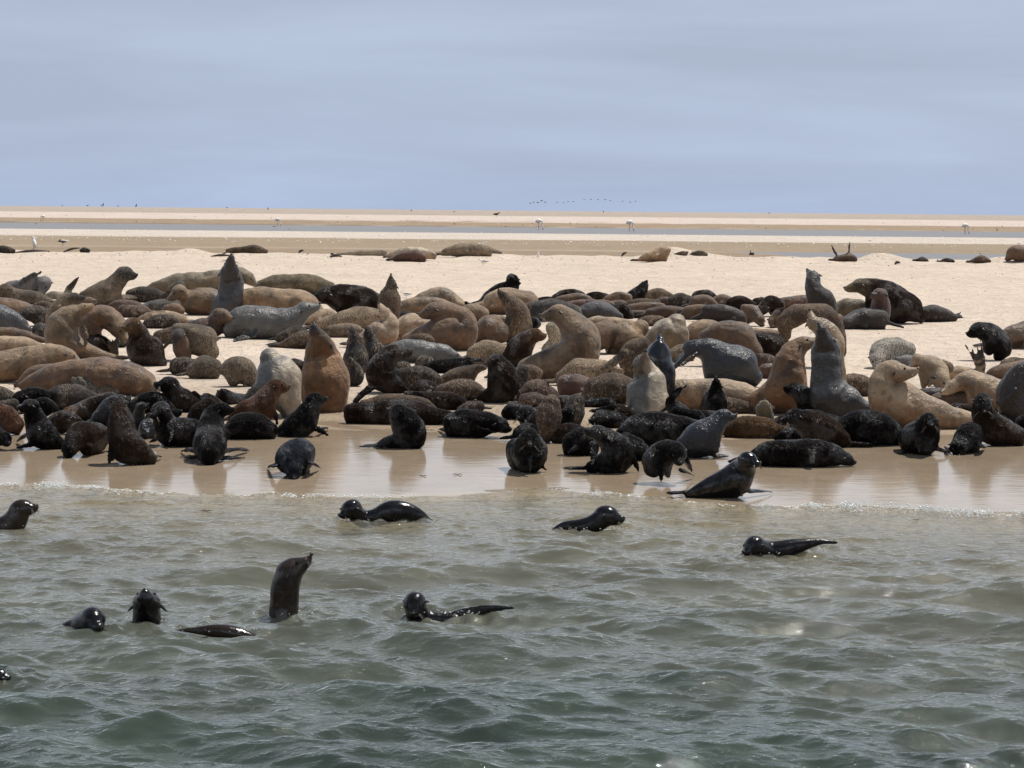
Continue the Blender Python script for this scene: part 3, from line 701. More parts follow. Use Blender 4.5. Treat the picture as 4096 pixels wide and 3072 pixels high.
SEALS = r"""
# far seals on the crest of the sandbar (full photo px)
A mottle d;Z 1012;-30,998,14 20,997,13 55,1003,8;;;dark seal lying on the sandbar crest at the left edge of the photo
A mottle d;Z 1010;320,1003,4 335,996,7 355,1001,6;;;small dark seal lying on the crest right of the two shorebirds
A mottle n;Z 1012;905,1000,5 960,997,10 1020,994,12 1066,1004,6;;;brown seal asleep on the crest, leftmost of the three big sleepers there
A mottle c;Z 1022;1340,1018,4 1400,1014,7 1470,1010,10 1540,1008,8;;;long flat sand coated seal on the crest left of the round brown one
A dry c;Z 1036;1560,1018,8 1620,1008,18 1690,1010,17 1740,1018,8;;;sand coated seal behind the round brown one on the crest
A dry r;Z 1046;1580,1030,8 1620,1024,17 1665,1022,21 1690,1028,16;;;round reddish brown seal lying on the crest below the horizon
A mottle t;Z 1024;1775,1008,10 1830,1000,22 1890,998,24 1950,1003,18;;;large brown seal asleep on the crest with sand on its back
A mottle c;Z 1014;1830,990,10 1880,986,15 1940,994,12 2005,1012,5;;;pale sand covered seal lying behind the large brown one on the crest
A dry t;Z 1046;2565,1035,10 2600,1022,18 2645,1008,20 2670,1000,14;;;sand coated seal leaning on the sand mound, right of centre on the crest
A mottle n;Z 1020;2710,1014,5 2730,1012,7 2750,1008,5;;;little brown pup half hidden by the sand mound on the crest
A mottle o;Z 1022;2770,1012,4 2800,1010,8 2830,1017,4;;;olive seal back showing beyond the sand mound on the crest
A dry n;Z 1046;3345,1036,9 3370,1032,13 3400,1030,15 3415,1036,12;;v3358,1034,3325,976,14,0 v3398,1018,3402,963,12,0;brown seal on its back beside the pool with both flippers raised
A mottle d;Z 1046;3665,1041,5 3690,1036,9 3712,1042,4;;;low dark seal at the pool edge, left of its two neighbours
A mottle d;Z 1048;3762,1044,4 3785,1040,8 3815,1044,5;;;small black seal at the pool edge, between its two neighbours
A dry n;Z 1052;3885,1044,6 3925,1036,13 3960,1044,6;;;brown rounded seal back at the pool edge near the right side
A dry n;Z 1046;4030,1034,10 4050,1012,22 4090,1008,25 4130,1020,20;;v4085,1000,4058,1042,14;brown seal propped up by the pool at the right edge of the photo
A dry r;Z 1020;3000,1014,4 3012,1014,5;;v3005,1014,2999,993,7,0;lone seal flipper sticking up by the left end of the pool
# colony, left back
A dry g;A 610;30,540,60 150,470,70 300,460,70 440,450,85;560,430,92,-100,40;v250,470,530,275,120,-.1;grey seal with pale crown raising a wide black flipper, far left
P mottle y:n;A 680;590,640,50 440,610,85 260,600,95 150,560,85;60,500,85,200,40;;sandy backed pup with brown head at the far left, below the raised flipper
A mottle c;A 620;560,600,40 680,580,55 800,590,50 900,600,60;;v850,560,1000,340,95,0;seal lying on its side with one narrow black flipper pointing straight up
P mottle y:k;A 700;1050,575,50 1180,560,100 1350,520,140 1450,430,110;1575,300,98,-5,5;g1500,600,1860,640,70;sand speckled pup with black head sitting tall against bare sand, looking right
P mottle d;A 660;1650,560,60 1780,545,80 1900,560,85 2040,590,60;;;dark mottled pup lying just right of the sitting sand speckled pup
A dry n;A 860;-200,740,120 100,745,125 350,800,110 600,880,80;;;smooth brown seal back sloping down at the left edge
A sleek s;A 1040;-200,820,150 50,880,160 230,950,110 370,1010,45;;;slate blue wet seal back sloping down at the left edge
P mottle d;A 960;700,900,70 620,860,90 480,820,105;340,800,90,200,40;;dark speckled pup resting its face on the slate blue seal
P mottle r;A 790;440,710,35 560,700,55 680,740,50;;;reddish speckled pup squeezed behind the smooth brown back at the left
P mottle g:d;A 1140;720,1080,70 600,1050,100;500,1010,95,-110,55;;round grey pup face peering out between brown backs at the far left
A mottle t:d;A 1000;690,950,110 720,780,100 820,650,90;930,605,72,5,0;;sandy necked seal craning right behind the upright smooth brown cow at left
A dry m;A 1390;1500,1380,35 1250,1330,80 980,1250,140 790,1120,200 810,960,190 900,840,145;1030,760,82,30,0;v1030,950,1085,1240,100,-.1;smooth brown cow sitting upright and barking, tallest of the left group
A dry n;A 800;950,700,60 1020,670,70;1120,655,62,10,20;;brown seal face with open eye behind the barking cow
A dry n:m;A 1340;1250,1230,120 1150,1100,130 1170,900,130 1290,820,125 1400,880,130;1490,970,125,-50,15;h1450,1330,1370,1090,120,-.2;heavy headed grey brown seal bowing its head, striped flipper under its chin
P dry r;A 800;1830,760,50 1680,720,75 1480,700,60;;;reddish pup lying behind the bowing grey brown seal
P mottle r;A 850;1820,800,50 1700,780,75 1560,760,70;;;red brown mottled pup tucked right of the bowing head
A mottle g;A 780;2350,720,60 2200,700,80 2050,700,75 1900,700,55;;;light grey dusty seal lying in the middle of the left group
A dry t;A 920;2300,880,70 2120,850,75 1960,840,70 1820,850,35;;v1880,810,2100,760,55;tan pup with a white edged flipper across its side
P clump d:n;A 1460;2020,1420,80 1900,1300,190 1780,1230,170 1750,1060,120;1680,940,98,200,40;;big dark brown pup slumped at the left, its back to bare sand
P mottle d;A 990;1860,920,50 2000,900,75 2170,900,70;;;dark speckled pup lying above the slumped dark brown pup
A dry n;A 1160;-200,1060,75 100,1060,75 350,1100,60 560,1150,30;;;thin strip of brown seal back at the left edge, above the two tan ones
A dry t;A 1330;-200,1230,130 100,1220,125 350,1230,110 580,1280,70;;;tan seal back lying at the left edge behind the rounded tan sleeper
A dry m;G 250;-300,100,200 0,70,190 300,-10,160 550,-80,140 740,-100,110;880,-90,90,-25,5;;large tan sleeping seal at the left edge with its round head to the right
A dry n;G 290;280,240,50 430,150,95 600,110,80 720,80,50;;;brown seal wedged between the two long sleepers at the left
A dry n:t;G 410;240,290,35 400,240,80 620,180,130 900,140,170 1250,170,215 1600,200,205 1830,260,150;1930,310,95,-50,10;h300,270,100,330,60,0;long golden brown seal stretched out asleep behind the left black pups
# front left pups
P mottle d;G 540;-150,420,120 0,430,120 110,450,90;;;mottled dark pup at the left edge behind the rusty one
P mottle d;G 600;1180,440,60 1020,440,140 800,440,150 650,470,120;560,490,78,190,30;;big mottled brown pup lying below the long golden brown seal
P mottle g;G 430;1190,340,60 1100,290,90;1030,250,85,150,10;v950,290,790,245,45;grey mottled pup head resting against the golden brown seal
P mottle y;G 430;1250,390,70 1350,340,95 1450,360,75;;;sandy mottled ball of a pup under the golden brown seal's chest
P clump d:n;G 740;1400,470,90 1250,530,115 1100,600,125 1000,630,110;880,640,92,190,30;;brown pup asleep with its chin on wet sand, facing left
P clump k;G 620;600,430,70 450,410,90;270,440,98,200,40;;black pup looking left from behind the sitting one near the left edge
P clump k;G 1090;740,1010,70 640,960,130 510,860,155 440,720,125;385,550,98,185,20;g370,900,215,1020,60 g520,1020,195,1100,60;black curly pup sitting tall near the left edge, looking left
P clump r;G 910;-150,720,150 60,690,150 200,780,100;;;rust brown pup cut off by the left edge of the photo
P clump k;G 1090;-250,930,110 -80,930,120;50,960,100,-30,50;;wet glossy black pup head at the very left edge on wet sand
P clump d:k;G 1200;1300,900,90,.35 1150,880,125,.2 1010,930,150,.08;890,1070,112,-110,40;g1130,1050,1340,1090,50;grey black pup sniffing the wet sand with lowered head
P clump k;G 960;1100,820,70 1230,800,115 1320,680,120 1420,540,110;1520,480,85,20,-20;v1140,830,1370,910,55,-.15;black pup leaning right behind the sniffing one
P clump d;G 1285;1920,1210,60 1770,1140,140 1610,1040,200 1540,870,170 1520,720,145;1505,610,118,110,-30;v1440,1030,1370,1280,150,-.15 g1940,1190,2060,1215,40;large dark brown pup seen from behind, front left on wet sand
P sleek b;G 955;1900,840,110,.2 1870,830,110 1850,840,95;;;rounded blue black rump between two sitting pups at left
P clump k;G 900;1700,860,60 1740,760,75 1760,660,70;1780,560,70,20,20;;thin black pup neck squeezed behind the dark brown back view pup
P clump k;G 640;1680,540,70 1830,500,105 1980,470,95 2080,520,80;;v1650,520,1380,450,70,-.1;black pup lying with one flat flipper lifted, behind the wet sand sitters
P clump k;G 1050;2420,960,90 2280,900,140 2150,850,155 2070,740,130;2030,600,112,210,50;g2000,960,1880,1030,60 v2180,820,2130,1040,70,-.25;glossy black pup sitting with pale chin, near the left wet sand
P clump d:k;H 620;350,540,55 180,500,120 10,430,140;-70,290,118,170,30;v250,390,370,510,70,-.15;black pup with rounded back humped up above the left front pups
P clump k;H 1060;-60,920,100 80,860,150 220,830,115;;g100,1040,200,1070,50;black pup lying behind the pup that shows its wet rump
P clump k;H 1240;440,1140,110,-.25 440,1080,195,-.12 450,930,180,0 460,760,150,.1 490,660,120,.15;590,600,100,8,0;g640,1120,940,1130,55 g560,1210,910,1225,50 g240,1120,80,1140,50 g250,1200,60,1212,50;black pup sitting with wet rump to the camera, looking right
P clump k;H 540;850,480,80,.3 730,480,95,.15;610,430,105,90,60;;black pup face tipped up beside the big wet grey back
P clump r;H 800;780,640,90 900,610,130 1070,560,150 1170,430,130;1280,310,105,5,5;v1250,620,1290,800,90,-.05;rusty brown pup sitting against the big wet grey back, looking right
P clump k;H 960;700,880,110 830,810,150 1030,790,140 1200,850,95;;g1220,890,940,965,60 v900,880,1150,900,70,-.15;black pup lying on wet sand with silvery wet flank
P clump k;H 930;1380,870,95 1480,820,140 1620,740,150 1700,610,125;1760,480,98,12,0;v1740,820,1950,940,90,-.15 g1830,850,1950,850,40 g1370,890,1290,900,40;black pup sitting alone on open wet sand, looking right
P clump b;H 1460;1640,1120,120,.5 1560,1150,180,.3 1470,1230,190,.12;1500,1350,115,-80,55;g1700,1270,1840,1360,50 g1270,1310,1180,1345,50;blue black pup crawling head down toward the camera, alone on the wet film
A sleek g:s:c:r;H 690;1450,600,120 1390,430,210 1300,230,285 1240,50,235 1200,-50,120;;v980,350,840,530,120,-.1;large wet grey seal back shaped like a cone, head tucked out of sight
A dry a:d;H 610;1880,470,270 1890,220,300 1870,30,250 1850,-110,195;1830,-240,150,105,35;v1780,420,1700,600,110,-.2;big golden brown cow sitting upright with dark face and nose in the air
P clump d;H 170;1430,50,70 1520,40,85 1610,70,80;;;dark pup between the wet grey back and the golden brown cow
P mottle y;H 300;1000,230,80 870,100,150 720,60,120 600,90,60;;v980,140,820,330,70,-.1;sandy mottled pup lying left of the wet grey cone shaped back
P mottle d;H 150;30,40,90 110,20,85 190,40,90;;;small dark mottled pup under the chin of the sandy seal, left of centre
P mottle y;H 200;240,90,80 370,50,130 490,50,95;;;speckled sandy pup curled in the open left of the cone shaped back
# region B
A dry o;B 600;-330,490,40 -120,440,90 100,420,120 400,410,125 650,370,125 800,320,105;910,340,88,-35,10;;long olive seal lying along the back edge of the left group
A sleek s:d;B 860;540,830,100 620,740,165 700,620,165 715,480,148 710,380,138;690,300,125,80,25;v900,640,1080,710,60,-.05;wet slate grey seal sitting tall with dark face, highest head left of centre
A mottle o;B 560;1070,450,55 1250,425,100 1500,430,115 1750,435,108 1960,450,55;;;olive seal with sand patches lying at the back, left of centre
A dry m;B 850;880,600,90 1050,600,120 1300,640,145 1550,670,155 1700,720,140 1800,780,90;;h1000,700,1290,580,50,-.1;broad smooth brown seal lying behind the barking silver one
A sleek g:g;B 1120;690,1010,80 830,910,165 1050,905,185 1300,930,170 1500,870,140;1630,770,108,25,0;v1040,960,960,1110,130,-.2 g960,1090,735,1165,70;silver grey wet seal lying on clear sand and barking to the right
A dry r:n;B 1095;190,960,60 330,980,115 470,970,115 530,900,115;580,830,100,-10,30;g620,1040,800,1080,50;reddish brown seal with orange face left of the barking silver one
A dry m;B 820;560,620,100 420,640,150 260,650,150 140,600,95;50,530,88,215,20;;light brown seal lying on its side left of the slate grey sitter
A dry n;B 830;-100,760,60 0,740,70 60,770,50;;;brown rump left of the light brown seal lying on its side
A clump d;B 830;2550,720,150 2380,660,180 2220,640,185 2080,600,160;1930,575,122,188,10;;dark coarse furred bull head pointing left at the back, left of centre
A dry t;B 950;1700,900,70 1850,850,90 1960,820,70;;;tan curled rump behind the barking silver seal's mouth
A mottle t;C 1020;-360,940,60 -120,900,110 100,860,130 300,840,110;;v-370,960,-160,830,60,0;long sandy speckled seal lying left of the neck-up mottled seal
P mottle d;B 1160;1330,1100,50 1440,1070,70 1560,1040,75 1650,1060,55;;;dark mottled pup lying right of the barking silver seal's chest
P mottle n;B 1240;1340,1200,30 1450,1170,60 1600,1120,90 1700,1130,90;;g1450,1190,1110,1215,60;brown streaked pup with hind flippers trailing left over clear sand
A mottle y;B 1390;40,1000,70 200,1040,110 330,1150,190 420,1260,130;;v480,1150,590,1115,45,.1;large sand speckled seal curled in the left group beside open sand
P dry n:d;B 1400;110,1340,90 90,1230,110;40,1090,92,-110,40;;brown pup sitting upright in front of the sand speckled curled seal
# region C
A mottle n:d;C 950;540,880,90 500,720,135 500,570,118;525,460,76,92,10;;mottled brown seal stretching its neck straight up with nose in the air
A dry t;C 790;780,680,60 980,620,100 1180,610,125 1370,690,75;;;pale tan hump of a seal at the back edge, left of centre
A dry m;C 880;650,740,80 850,700,90 1100,690,85 1320,740,50;;;tan brown seal lying in front of the pale tan hump
A dry n;C 1270;760,1140,100 980,1100,150 1230,1050,220 1440,960,175 1400,850,125 1250,790,118;1060,765,105,190,10;;big dark brown seal twisting its head back to the left, centre of colony
A dry n;C 1200;1640,1100,90 1750,1020,175 1860,1040,160 1830,930,110;;;rounded brown seal right of the one twisting its head back
A dry m;C 900;1380,810,60 1540,780,90 1690,810,70;;;brown back just above the rounded brown seal
P mottle d;C 900;780,840,40;690,815,58,200,30;;tiny dark pup face peeking beside the stretched neck of the mottled seal
A dry t;C 1220;180,1130,90 340,1070,150 470,1030,145 510,900,90;450,815,82,120,-10;;golden tan seal with folded neck skin, head turned up, left of centre
A dry t;C 1190;620,1090,110 720,980,140 880,950,130 1010,980,80;;;tan seal lying right of the golden tan one with the folded neck
A sleek g:g;C 1420;440,1290,60 640,1260,110 850,1270,135 1050,1300,125 1190,1310,108;1290,1335,86,-8,0;;silvery grey wet seal lying flat asleep with its head to the right
P clump k;C 700;1480,710,25 1650,680,50 1760,600,75 1900,520,90 2030,480,95;2055,370,78,-30,30;;black pup sitting up at the back edge, centre, looking at the camera
A dry m:d;C 810;1520,720,30 1700,720,80 1850,650,140 2050,630,135 2250,650,120;;;tan seal lying in front of the black pup at the back edge, centre
A mottle n:d;C 1190;2120,1120,145 2120,950,165 2110,790,140 2040,680,108;1975,625,78,128,0;;grizzled grey brown seal sitting with its nose raised to the left, centre
P dry m;C 1010;2000,960,60;1910,880,62,200,30;;small brown face with a pale brow left of the grizzled upright seal
A mottle t;C 1460;1560,1300,80 1700,1290,130 1850,1310,140 1960,1300,100;;;tan speckled pup lying near the small bare patch of sand, centre
P clump d:n;D 1480;-170,1370,120 -90,1270,145 0,1160,120;110,1075,98,0,20;;dark pup raising its brown face to the right, centre of the colony
P clump k;D 1060;-60,1000,80 40,990,90;120,920,78,150,30;;black pup head just above the brown faced pup, centre
P mottle k;C 1570;60,1460,150 70,1320,140 60,1200,95;;;black speckled pup hunched right of the golden brown cow
P mottle k;C 1540;300,1400,125 300,1260,125 270,1160,80;;;black speckled pup hunched beside its twin, on the right
P clump d:d;I 385;660,320,60 510,260,140 400,140,190 440,-10,145 540,-100,115;640,-110,100,20,-20;;dark brown pup with a rounded bare back sitting just right of the black pups
P mottle d;I 70;1010,-20,50 920,0,75 870,60,60;;;small mottled pup under the silvery grey sleeping seal
P clump k;I 130;950,60,45 1120,50,80 1330,30,80 1500,-10,60 1610,-30,25;;;long black pup lying below the silvery grey sleeping seal
P mottle d;I 320;640,150,60 800,160,110 970,180,110 1090,220,75;;;mottled pup with a sandy rump lying in the middle of the colony
P mottle n;I 300;1170,230,60 1300,190,90 1450,140,90 1600,80,60;;;sandy brown pup slanting up to the right, middle of the colony
P clump d;I 505;1690,440,70 1850,400,140 1960,270,165 1910,130,175 1850,20,120;;g1620,440,1480,480,50;large dark brown pup hunched with back to the camera, centre right
P mottle n;I 475;1140,350,60 1290,340,110 1450,340,120 1590,360,95;;;grey brown mottled pup lying left of the hunched dark brown one
P clump d;I 450;1140,390,60 960,340,115 840,360,100;;;smooth dark pup back behind the long row of lying pups, centre
P clump d;I 590;720,400,40 900,450,80 1100,480,105 1280,495,110 1410,520,80;;v830,380,1060,530,60,-.1;dark pup lying with its flipper folded over its side, centre
P mottle n;I 640;180,530,60 450,500,90 700,500,90 950,540,80;;;grizzled pup lying right behind the longest lying pup, centre
P clump d;I 775;20,620,95 250,640,115 500,620,135 750,630,155 980,670,120 1200,680,80;;h60,500,380,235,70,0;longest dark pup lying at the wet edge, black hind flippers fanned up
P clump k;I 1080;340,1055,35 500,1010,75 700,1000,105 830,950,115 810,820,125 710,730,150 630,660,130;;g370,1050,90,1085,55;black pup folded double, head tucked away, alone on wet sand at centre
P clump k;I 940;1290,760,110 1400,760,165 1600,760,145 1770,770,125;1890,785,105,-20,25;v1540,840,1880,905,60,-.2 g1260,870,1115,860,50;black pup lying flat on wet sand right of the folded one
P clump k;I 410;2120,330,70 2190,330,70;;;small black pup lying right of the hunched dark brown pup
# region D back rows
P clump d;D 640;380,600,40 480,560,50 600,545,50 720,570,40;;;dark pup hump at the back edge, centre right, leftmost of the row
P clump d;D 690;130,660,40 250,640,50 400,650,50;;;dark pup lying lower left in the back row of pups
P dry n;D 700;420,640,50 560,620,60 700,610,60 800,640,50;;;brown pup lying second deep in the back row
P clump d;D 640;800,590,40 900,570,42 1040,590,35;;;low dark pup at the back edge beside the leftmost hump
A dry n;D 670;1050,620,45 1180,590,60 1300,600,50;;;brown back lying left of the upright dark pup in the back row
P clump k;D 660;1350,610,85 1430,550,85;1490,480,70,60,-20;;dark pup with raised head in the back row, centre right
P mottle m;D 640;1570,560,50 1700,560,72 1840,600,50;;;pale brown pup lying right of the raised dark head
P mottle d;D 720;1850,640,50 1960,620,75;2050,640,70,210,50;;mottled pup facing the camera in the back row
A dry r;D 730;560,700,50 700,680,55 850,680,55 940,700,40;;;rusty pup lying in the back rows above the big grey purple one
P dry n;D 740;880,680,45 1000,680,45 1100,690,35;;;brown pup right of the rusty one in the back rows
P dry r;D 730;1100,690,45 1200,680,50 1290,700,40;;;reddish pup just above the dark faced pup in the back rows
P mottle n;D 730;1300,680,40 1480,660,45 1680,670,40;;;dusty brown pup lying below the raised dark head
P dry r;D 700;1690,650,40 1780,640,45 1860,650,35;;;small rusty pup between the dusty brown and the mottled facing one
A dry s;D 870;660,820,70 830,770,105 1020,780,110 1190,840,55;;;big grey purple seal lying in the middle of the dark back rows
P clump d;D 870;1320,830,60 1270,800,85;1210,740,75,160,40;;dark faced pup right of the grey purple seal
P dry n;D 800;1330,740,50 1520,720,60 1720,720,50;;;purple brown pup lying above the rust and sand coloured one
P dry r;D 860;1560,790,45 1750,770,60 1950,780,60 2100,810,50;;;rust and sand coloured pup stretched along the back rows
P dry r;D 860;1370,810,45 1500,810,50 1650,820,40;;;rusty pup lying under the purple brown one
P mottle n;D 960;1460,900,40 1580,890,60 1720,890,50;;;speckled pup just left of the rounded tan back
A dry n;D 880;2050,770,60 2200,760,70 2330,790,70;;;brown seal lying right of the rust and sand coloured pup
A mottle s:n;D 900;20,740,60 220,720,90 430,730,95 620,800,90;;;grey brown seal back directly behind the big tan upright cow
A dry m;J 225;20,70,120 240,20,150 470,-40,190 690,-160,225 680,-340,230 580,-490,160;420,-630,118,188,0;;big tan cow sitting upright with arched back, looking left, centre right
A dry t;D 980;760,930,50 980,900,60 1250,930,60 1420,960,50;;;tan back lying right of the big upright tan cow
A dry n;D 1310;850,1240,90 930,1110,165 1050,1060,140 1160,1120,90;;;brown seal with a sand patch right of the big upright tan cow
A dry m;D 1310;1140,1260,110 1230,1140,185 1390,1080,165 1460,990,95;;;brown seal with deep folds on its flank, centre right
A dry m:m:c:u;D 1330;1560,1160,80 1740,1070,175 1890,1040,165 1920,930,115;;;rounded tan back with bright crown, centre right
A dry m;D 1190;2030,1080,80 2200,1030,130 2380,1000,100 2500,1050,60;;;tan brown back right of the rounded bright crowned back
P mottle t;D 1400;1870,1330,80 2000,1290,100 2120,1240,60;;;sandy pup between the wet blue crown and the sleek black giant
P mottle c;D 1310;340,990,75 400,1130,85 280,1260,70;;;pale sand crusted pup behind the big upright tan cow's chest
# region J / K middle-front right
P mottle r;J 500;30,430,120 150,380,160 300,430,120;;v230,270,370,240,50,-.05;rust speckled pup humped behind the black pups, centre right
P dry r;J 450;860,430,60 780,330,115 630,300,150 520,270,110;;;rusty head down pup in front of the pink tan crusted seal
A mottle t;J 290;470,180,90 650,110,150 850,110,150 1000,100,120;;v1240,-120,890,130,120,-.15;pink tan crusted seal under a long black raised flipper
A mottle n;J 520;880,330,130 1050,330,170 1250,330,160;;;dusty brown seal lying left of the cream chested sitter
A sleek g:n:c:r;J 660;1560,560,255 1540,400,240 1550,230,200 1520,110,150;1480,30,118,80,45;v1350,480,1300,640,110,-.2;cream chested seal sitting upright with brown face raised, centre right
A wet q;J 620;1800,450,110,.1 1740,300,140 1710,100,165 1690,-80,155 1690,-210,115;1700,-270,60,95,-20;;wet blue grey seal crown rising behind the cream chested sitter
A mottle n;J 210;1320,120,105 1320,-50,130 1390,-170,115 1490,-220,85;;;speckled brown hump left of the wet blue grey crown
P clump k;J 900;120,830,120 80,760,135;20,640,112,210,50;;black curly pup looking left behind the facing one, centre
P clump k;J 1390;-110,1080,120,.25 60,1130,200,.05 60,1040,170;60,940,118,-90,60;v50,1180,55,1390,80,-.3 g120,1260,290,1388,55;black pup sitting at the film of water, face lowered, centre
P mottle r;J 1010;250,930,90 290,770,140 310,620,150 330,520,110;;;rust and black matted pup mass right of the curly black pup
P mottle d;J 800;600,740,110 620,610,125 650,500,95;;;grizzled upright pup back behind the silver spotted faces
P clump d;J 1015;390,960,60 500,890,115 660,880,100;;;dark pup lying above the round black one
P clump k;J 1170;600,1010,125 710,990,165 810,1010,125;;g600,1130,510,1120,40;round black pup rump left of the pup looking up left
P clump k;J 1390;850,1320,80 960,1290,130 1140,1230,185 1160,1110,185 1050,970,130;920,885,102,168,0;v1340,1180,1440,1390,90,0 g1150,1350,890,1425,50 v860,1050,830,1330,100,-.2;black pup with silvery brow braced on its flippers, looking up left
P clump k;J 820;1270,790,100 1150,750,120;970,700,108,190,25;v1100,560,810,610,80,0;black pup with a bright wet nose above the pup looking up left
P clump k;J 1060;1220,900,70 1390,840,165 1600,840,205 1820,840,190 2010,810,120;;;long shaggy black pup lying below the cream chested sitter
P clump k;J 1235;1280,980,100 1400,1090,130 1540,1140,80 1640,1140,25;;;black pup lying right behind the braced one on wet sand
P clump k;J 1525;1620,1330,120 1640,1240,150 1770,1130,145;1920,1130,130,-75,50;v1700,1320,1715,1530,95,-.2 v2010,1180,2110,1390,70,0 g1990,1370,2150,1465,50;black pup walking toward the camera with bowed head, right of centre
P sleek b;K 1200;-220,1030,90 -80,970,165 60,890,165 180,800,135;290,680,105,8,5;v200,950,190,1190,110,-.1 g200,1180,390,1205,50;blue black pup standing in profile, looking right, on wet sand
P clump k;J 740;1830,520,60 1940,600,90 2070,690,80;;v1840,470,2055,280,110,-.05;black pup behind the shaggy one with a dark flipper raised
P clump k;K 700;160,640,160 185,500,150 195,400,115;208,300,76,95,15;;black ringed neck pup pointing its nose straight up, right of centre
P dry d:o;K 760;830,690,105;800,590,110,90,50;;olive faced pup looking straight up beside the tall golden brown seal
P clump n;K 945;390,850,85 550,830,140 750,835,142 900,845,120 970,850,70;;;brown woolly pup lying flat on clean sand, right of centre
P clump k;K 1310;690,1150,50 850,1130,120 1100,1140,160 1350,1140,165 1550,1150,150 1700,1180,125;1830,1215,90,-18,0;v1410,1180,1390,1310,110,-.25;glossy black pup lying flat at the water film, nose to the right
P clump k;K 1000;970,950,30 1120,900,80 1260,940,50;;;small black pup lying on the back of the glossy flat one
P clump k;K 720;1460,690,140 1400,600,140 1340,450,125;1220,350,98,165,0;;shaggy black pup with upright neck in front of the golden brown seal
P clump d:k;K 1070;1800,970,95 1620,870,165 1420,790,175;1200,690,115,190,20;;curly brown black pup facing left, body toward the far right
A dry a:m;K 640;740,470,110 880,430,180 1060,370,240 1120,160,220 1140,0,185 1190,-130,150;1270,-220,112,25,0;;tall golden brown seal sitting and biting at its dark neighbour
A sleek s:d:g:u;K 735;2080,560,80 1880,500,175 1660,430,245 1600,220,190 1600,0,172 1590,-170,160;1570,-270,120,110,20;;tall charcoal grey seal sitting upright with pale back edge, right side
A sleek t;K 500;1760,250,80,.1 1730,-50,95 1680,-260,125 1560,-420,120;1420,-500,85,100,-5;;pale silvery neck arching up behind the charcoal grey seal
A mottle n;E 1480;1090,1080,60 1080,960,110 1180,850,135 1380,790,105 1580,860,150 1710,1050,115 1750,1280,90;;;large sandy brown seal arched like a bridge above the tall pair, right side
A mottle n;K 420;1850,260,90 2000,270,115 2140,320,100;;;grey brown back right of the charcoal grey seal
A sleek q;K 300;-120,-180,90 100,-160,140 300,-30,215 520,60,230 670,180,110;;v-50,-110,-300,60,60,-.2;sleek blue black giant seal back gleaming, right of centre
A dry t;K 620;-330,370,120 0,330,130 300,370,150 550,420,155 720,470,110;;v-200,480,60,400,90,-.1;tan pink seal lying below the sleek blue black giant
P clump k;K 1000;-300,620,60 -180,650,60 -60,700,90 10,740,80;;;black pup wedged left of the blue black one in profile
A dry n;E 1460;60,1090,80 290,1040,135 490,1120,190 640,1290,130;;;sandy brown folded seal above the sleek blue black giant
P clump d;E 1430;740,1120,80 900,1190,130 1000,1310,110;;;dark mottled pup left of the tall golden brown seal
A dry m;E 1120;480,970,50 700,1040,45 980,1060,45;;;strip of tan back under the dark back row pups at right
P mottle r;K 120;760,-60,60 860,-20,80 940,20,60;;;rusty spotted pup between the blue black giant and the golden brown seal
P dry r;K 200;820,90,70 930,90,70;;;small red brown pup at the golden brown seal's back
P dry r;E 1400;690,1240,80 800,1270,90 880,1330,60;;;reddish pup tucked below the mottled dark one, right of centre
# region E/F back right
P clump d;E 650;-40,580,60 90,570,65 200,620,40;;;dark pup at the back edge between centre and right
P dry n;E 720;180,650,50 280,630,70 380,660,60;;;brown pup behind the black glossy one in the right back row
P clump d;E 760;390,670,60 520,655,72 670,700,45;;;black pup hump at the right end of the back row
P dry n;E 740;-50,650,70 80,650,80 180,700,50;;;grey brown pup lying lower in the right back row
P dry d;E 910;80,760,60 280,790,90 450,840,90 610,900,60;;;dark brown pup lying below the back row at right
P dry n;E 960;560,730,45 660,780,80;750,870,72,-60,35;;light brown pup bowing its head onto bare sand, back right
P clump d;E 840;1010,690,65 890,660,82;800,740,78,225,30;;dark pup with brown muzzle resting above the bowed one
P clump d:n;E 975;1120,770,40 1020,820,85;930,895,80,-110,50;;dark pup facing the camera on bare sand, back right
A dry r;E 760;960,680,45 1150,665,80 1380,670,85;;;rusty seal lying left of the tall slim dark sitter
A dry d;E 870;1640,810,105 1570,660,130 1470,550,112 1425,440,92;1435,350,88,120,-45;;slim dark brown seal sitting up at the back right, seen from behind
A dry o:d;E 860;1730,790,100 1850,720,100 2010,700,70;;v1980,740,2150,690,50,0;olive brown seal lying on its side between the slim sitter and the bull
P dry d;E 1000;2280,850,90 2120,860,120 1980,880,112;1840,920,88,195,30;;dark brown pup lying below the bull's chin, head to the left
A clump d:o;F 930;900,850,70 790,760,160 630,700,205 470,590,180 310,500,135;140,450,98,188,0;v250,650,210,920,120,-.05;dark maned bull on all fours at the right back, looking left
P dry r;F 990;280,950,85 370,850,120 400,700,112;395,570,92,175,35;v470,820,500,970,70,-.1;reddish brown pup sitting pressed against the bull's shoulder
P dry d;F 905;930,800,80 1080,800,98 1240,830,75 1330,850,35;;h1320,850,1470,820,55,0;dark pup lying behind the bull, hind flippers pointing right
A mottle w;F 1485;760,1260,90 580,1230,115 430,1270,145;360,1380,105,-100,50;v730,1240,850,1350,110,0;whitish grey mottled pup curled alone on bare sand at right
P clump k;F 1395;1900,1340,70 1930,1240,125 1850,1140,145 1760,1050,125;1640,1010,102,195,10;;black grizzled pup sitting by the right edge, looking left, a flipper fanned before it
A dry m;F 1240;1930,1120,100 2100,1090,135 2350,1040,160;;;smooth brown seal behind the grizzled black pup, cut by the right edge
P mottle n;F 1540;2260,1460,80 2080,1440,80;1970,1440,58,210,20;;brown mottled pup lying at the right edge below the grizzled pup
